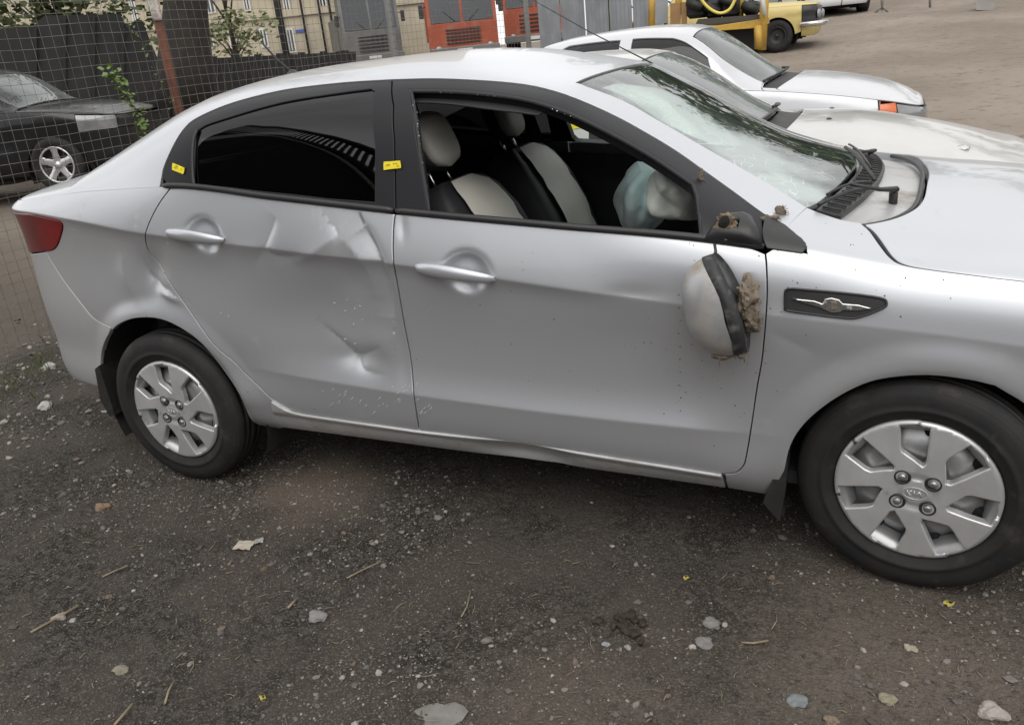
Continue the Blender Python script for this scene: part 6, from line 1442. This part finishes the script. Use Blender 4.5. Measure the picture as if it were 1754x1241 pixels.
# ------------------------------------------------------------------ corrugated metal fence, yellow rig, far cars, lot edge
M['zinc'] = mat('corrugated_zinc', (.36, .38, .41), rough=.5, metal=.45, col2=(.28, .29, .31), nscale=2.5)
ca, cb = atd(924, 60, 19.0), atd(1135, 50, 15.0); CF = new_empty('corrugated_fence', (ca[0], ca[1], 0), 0, 'grey corrugated metal sheet fence between the trucks and the yellow rig', 'fence')
dv = (cb - ca); dv[2] = 0; Lc = np.linalg.norm(dv); dv /= Lc; nv = np.array([-dv[1], dv[0], 0])
edges_ = [0, .22, .44, .63, .80, 1.0]
for i in range(5):
    a, b = edges_[i] * Lc + .012, edges_[i + 1] * Lc - .012; rows = []
    for k, d in enumerate(np.arange(a, b, .035)):
        o_ = [0, .012, .012, 0][k % 4]; p = ca + dv * d + nv * (o_ + .004 * i); rows.append([(p[0], p[1], .2), (p[0], p[1], 3.6)])
    mb = MB(); mb.grid(rows, smooth=False); fix(mb.build('metal_sheet', M['zinc']), CF)
for e in edges_: p = ca + dv * (e * Lc) + nv * .06; mb = MB(); mb.tube([(p[0], p[1], .2), (p[0], p[1], 3.65)], .035, 8); fix(mb.build('fence_post', M['dark_metal']), CF)
M['rig'] = mat('rig_yellow_paint', (.58, .36, .055), rough=.5, col2=(.46, .28, .05), nscale=4, dust=(.25, .18, .10), dust_amt=(.5, .8), dscale=3)
M['wood'] = mat('worn_plank', (.33, .20, .09), rough=.8, col2=(.24, .14, .06), nscale=6)
rp = atd(1250, 80, 12.2); RIG = new_empty('drilling_rig', (rp[0], rp[1], float(terrain(rp[0], rp[1]))), 0, 'yellow drilling rig platform with posts and a yellow hose beyond the parked cars', 'machine')
def rigbar(a, b, r, nm, m_=None, d0=12.2, d1=None, sq=True):
    p, q = atd(*a, d0), atd(*b, d1 or d0); mb = MB()
    mb.tube([p, q], r, 4 if sq else 10); return fix(mb.build(nm, m_ or M['rig']), RIG)
def rigbox(x0, x1, y0, y1, d, th, nm, m_): o = slab(nm, [(x0, y0), (x1, y0), (x1, y1), (x0, y1)], d, th, m_, None, None); return fix(o, RIG)
rigbar((1312, -40), (1305, 86), .055, 'post'); rigbar((1117, -40), (1116, 60), .05, 'post', d0=12.6); rigbar((1271, -40), (1268, 34), .045, 'post', d0=13.2); rigbar((1165, -40), (1160, 40), .05, 'post', d0=13.4)
rigbar((1298, 44), (1299, 84), .05, 'post', d0=12.15)
slab_d = fix(slab('deck', [(1196, 33), (1312, 24), (1316, 31), (1230, 44), (1190, 44)], 12.25, 1.4, mat('oily_deck', (.05, .045, .04), rough=.6), None, None), RIG)
fix(slab('deck_beam', [(1150, 50), (1232, 44), (1318, 31), (1318, 40), (1296, 48), (1234, 53), (1150, 58)], 12.18, .08, M['rig'], None, None), RIG)
rigbox(1234, 1292, 48, 84, 12.5, .9, 'deck_underside', M['soot'])  # black block filling the underside of the deck
rigbox(1148, 1166, 6, 44, 13.0, .5, 'plank', M['wood']); rigbox(1167, 1177, 4, 42, 13.0, .5, 'plank', M['wood']); rigbox(1120, 1144, -30, 40, 13.6, .3, 'panel', M['zinc'])
for i, (x0, x1, y0, y1) in enumerate(((1180, 1210, -10, 28), (1212, 1236, 2, 30), (1238, 1264, -20, 26), (1276, 1300, 4, 24))):
    c = atd((x0 + x1) / 2, (y0 + y1) / 2, 13.1); k = 13.0 / FPX; mb = MB(); mb.box(c, ((x1 - x0) * k, .35, (y1 - y0) * k), bevel=.05); mb.tube([c + np.array([-.1, -.2, .05]), c + np.array([.1, -.22, -.05])], .06, 10); fix(mb.build('engine_block', M['soot']), RIG)
mb = MB(); mb.tube([atd(a, b, 12.3) for a, b in cr([(1197, -14), (1203, 2), (1218, 17), (1234, 23), (1249, 17), (1258, 2), (1262, -14)], 5)], .020, 8); fix(mb.build('hose', mat('yellow_hose', (.72, .58, .12), rough=.5)), RIG)
mb = MB(); mb.tube([atd(1310, -30, 12.2), atd(1306, -2, 12.1), atd(1310, 26, 12.1)], .03, 8); fix(mb.build('standpipe', M['white_frame']), RIG)
# faded yellow old saloon, nose to the right
gp = ground_at(1331, 89); k_ = np.linalg.norm(gp - CAM)
S4 = Shape(half=.81, xmid=0, hl=2.02, n=9, org=(gp[0] - 1.26, gp[1] - .12, float(gp[2])), zb=[(-3, .82), (0, .86), (1.0, .84), (3, .80)], zc=[(-3, .70), (3, .70)], zl=[(-3, .45), (3, .45)], zd=[(-3, .32), (3, .32)], zs=[(-3, .26), (3, .26)], uc=[(-3, .6), (3, .6)], lc=[(-3, 0), (3, 0)],
    zr=[(-3, .84), (-1.3, .93), (-1.1, .97), (-.75, 1.36), (0, 1.43), (.3, 1.40), (.75, .98), (.85, .95), (1.6, .91), (1.95, .87), (3, .82)], bow=[(-3, 0), (3, 0)], a2=[(-3, .25), (3, .25)])
C4 = new_empty('old_saloon', (S4.org[0], S4.org[1] + .81, S4.org[2]), 0, 'faded yellow old saloon half hidden behind the yellow rig', 'car')
w4 = simple_wheel('wheel', .30, .17, .17, M['dark_metal'], 0)
att4 = other_car(S4, C4, M['painty'], dict(v=(-1.5, -.75, -.1, .72, 1.72), arch=((-1.15, .34), (1.26, .34)), hu=.32, hs=.55, wu=.74, ws=.35, hru=.86, windows=[[(-.7, .05), (-.6, .3), (-.15, .33), (-.15, .05)], [(-.08, .05), (-.08, .33), (.25, .32), (.6, .06)]], rear_glass=(-1.1, .3, .5, -.76), gap_s=.15, lamp_z=(.52, .72), lamp_mat=M['black']), w4, res=.08)
for o_ in list(w4.children) + [w4]: bpy.data.objects.remove(o_)
mb = MB(); ox, oy, oz = S4.org; mb.tube([(ox + 1.70, oy - .03, oz + .47), (ox + 2.0, oy - .03, oz + .47), (ox + 2.12, oy + .15, oz + .47), (ox + 2.14, oy + .8, oz + .47), (ox + 2.12, oy + 1.45, oz + .47)], .05, 8); att4(mb.build('chrome_bumper', M['chrome']))
for s_ in (.22, .42, 1.2, 1.4): mb = MB(); mb.lathe([(.085, 0), (.085, .03), (.05, .05), (.0005, .055)], 16, axis='x', c=(ox + 2.0, oy + s_, oz + .64)); att4(mb.build('round_lamp', M['lamp_grey']))
# white car far off, nose towards us
gp = ground_at(1437, 27)
SW = Shape(half=.90, xmid=1.1, hl=2.25, n=5, zb=[(-3, 1.0), (1.6, 1.0), (2.2, .98), (3, .88), (5, .78)], zc=[(-3, .85), (5, .8)], zl=[(-3, .55), (5, .5)], zd=[(-3, .36), (5, .34)], zs=[(-3, .28), (5, .27)], uc=[(-3, .5), (5, .5)], lc=[(-3, 0), (5, 0)],
    zr=[(-3, 1.05), (-1.1, 1.1), (-.9, 1.3), (-.6, 1.55), (0, 1.65), (1, 1.64), (1.3, 1.58), (1.45, 1.5), (2.1, 1.12), (2.2, 1.09), (3, .98), (3.3, .88), (5, .78)], bow=[(-3, 0), (1.5, .06), (2.1, .14), (3.3, 0), (5, 0)], a2=[(-3, .2), (5, .25)])
w5 = simple_wheel('wheel', .34, .22, .22, M['alloy'], 5)
C5 = new_empty('white_car', (0, 0, 0), R(-72), 'white car far across the lot with its front towards the camera', 'car')
other_car(SW, C5, M['paintw'], dict(v=(-.9, .2, .9, 1.95, 2.85), arch=((-.1, .38), (2.45, .38)), hu=1.42, hs=.55, wu=2.1, ws=.38, hru=2.25, windows=[[(-.6, .06), (-.5, .3), (.85, .33), (.85, .06)], [(.95, .06), (.95, .33), (1.3, .31), (1.9, .08)]], rear_glass=(-1.0, .35, .5, -.6), gap_s=.15, lamp_z=(.66, .80), wz=.04), w5, world=False, res=.1)
o5 = Matrix.Rotation(R(-72), 3, 'Z') @ Vector((3.1, .9, 0)); C5.location = (gp[0] - o5.x, gp[1] - o5.y, gp[2])
for o_ in list(w5.children) + [w5]: bpy.data.objects.remove(o_)
# low wire barrier and stand at the lot's far edge
M['post'] = mat('barrier_steel', (.24, .23, .22), rough=.6, metal=.3)
gq = ground_at(1511, 21); BD = float(np.hypot(gq[0] - CAM[0], gq[1] - CAM[1])); gq2 = ground_at(1688, 17.5); BD2 = float(np.hypot(gq2[0] - CAM[0], gq2[1] - CAM[1]))
BR = new_empty('barrier', atd(1500, 34, BD), 0, 'thin steel barrier with a tripod stand across the far lot', 'barrier')
def bar(pts, r, nm, d=None): d = d or BD; bar_(pts, r, nm, d)
def bar_(pts, r, nm, d): mb = MB(); mb.tube([atd(a, b, d) for a, b in pts], r, 6); fix(mb.build(nm, M['post']), BR)
bar([(1511, -20), (1511, 18)], .035, 'stand_post'); bar([(1511, 10), (1500, 22)], .025, 'stand_leg'); bar([(1511, 10), (1521, 21)], .025, 'stand_leg'); bar([(1500, 24), (1570, 16), (1640, 10), (1672, 6)], .018, 'cable'); bar([(1593, -20), (1593, 14)], .03, 'stand_post'); bar([(1499, 18), (1498, 23)], .02, 'stand_leg')
CK = slab('concrete_block', [(1674, -14), (1702, -14), (1704, 17), (1672, 18)], BD2, .5, mat('weathered_concrete', (.36, .35, .33), rough=.9, col2=(.26, .25, .24), nscale=3, bump=.3), 'grey concrete block at the far right edge of the lot', 'concrete block')
# pale wall and trees closing the far side of the lot
WL = slab('boundary_wall', [(1318, -12), (1500, -26), (1760, -42), (1960, -60), (1960, -25), (1760, -8), (1500, 8), (1318, 17)], 33.0, .3, mat('painted_wall', (.24, .27, .24), rough=.9, col2=(.18, .20, .17), nscale=.8), 'greenish boundary wall far behind the lot', 'wall')
# the wood beyond the lot: reads as one mass, mostly above the picture, mirrored in the glass and bonnets
mb = MB(); rgx = random.Random(77)
for k in range(46):
    x = -14 + 64 * rgx.random(); y = 38 + 8 * rgx.random() - .12 * x; z = 1.6; h = rgx.uniform(7, 10.5)
    for j in range(9):
        c = Vector((x + rgx.gauss(0, 1.3), y + rgx.gauss(0, 1.3), z + h * rgx.uniform(.22, .95))); r = rgx.uniform(1.0, 1.9)
        for i in range(34):
            q = Vector((rgx.gauss(0, .5), rgx.gauss(0, .5), rgx.gauss(0, .42))) * r; leaf(mb, c + q, rgx.uniform(.5, .95), rgx)
    mb.tube([(x, y, 0), (x + .1, y, z + h * .5), (x, y, z + h * .8)], [.22, .16, .05], 6)
mb.build('far_trees', M['foliage'], recalc=False, label='wood of green trees beyond the far edge of the lot', kind='stuff')
# stair block with a slanting picket rail across the yard, behind the photographer: seen as the reflection in the tinted window
M['shed'] = mat('dark_shed_boards', (.030, .028, .026), rough=.8, col2=(.02, .018, .017), nscale=2)
SH = new_empty('stair_block', (-8.0, -9.6, 0), 0, 'dark stair block with slanting picket railing, mirrored in the tinted window', 'building')
lo = lambda x: 5.6 + (-4.6 - x) * 1.0
hi = lambda x: 6.45 + (-4.6 - x) * 1.12
mb = MB(); mb.prism([(-4.0, 0), (-4.0, lo(-4.0)), (-11.0, lo(-11.0)), (-11.0, 0)], -9.05, -12.0); fix(mb.build('wall', M['shed']), SH)
for f, m_, nm, w_ in ((lo, M['white_frame'], 'stair_edge', .05), (lambda x: lo(x) + .14, M['soot'], 'rail', .08), (hi, M['soot'], 'rail', .12)):
    mb = MB(); mb.tube([(-3.9, -8.98, f(-3.9)), (-11.0, -8.98, f(-11.0))], w_, 4); fix(mb.build(nm, m_), SH)
x = -4.0
while x > -11: mb = MB(); mb.box((x, -8.98, (lo(x) + hi(x)) / 2), (.085, .04, hi(x) - lo(x))); fix(mb.build('picket', M['soot']), SH); x -= .17
mb = MB(); mb.box((3.0, -9.6, 1.3), (34, .2, 2.6)); mb.build('flank_dimming_wall', M['shed'], label='unseen dark wall added behind the camera to darken the car flank', cat='wall', loc=(0, 0, 0))  # unseen wall, added to block low sky and darken the flank
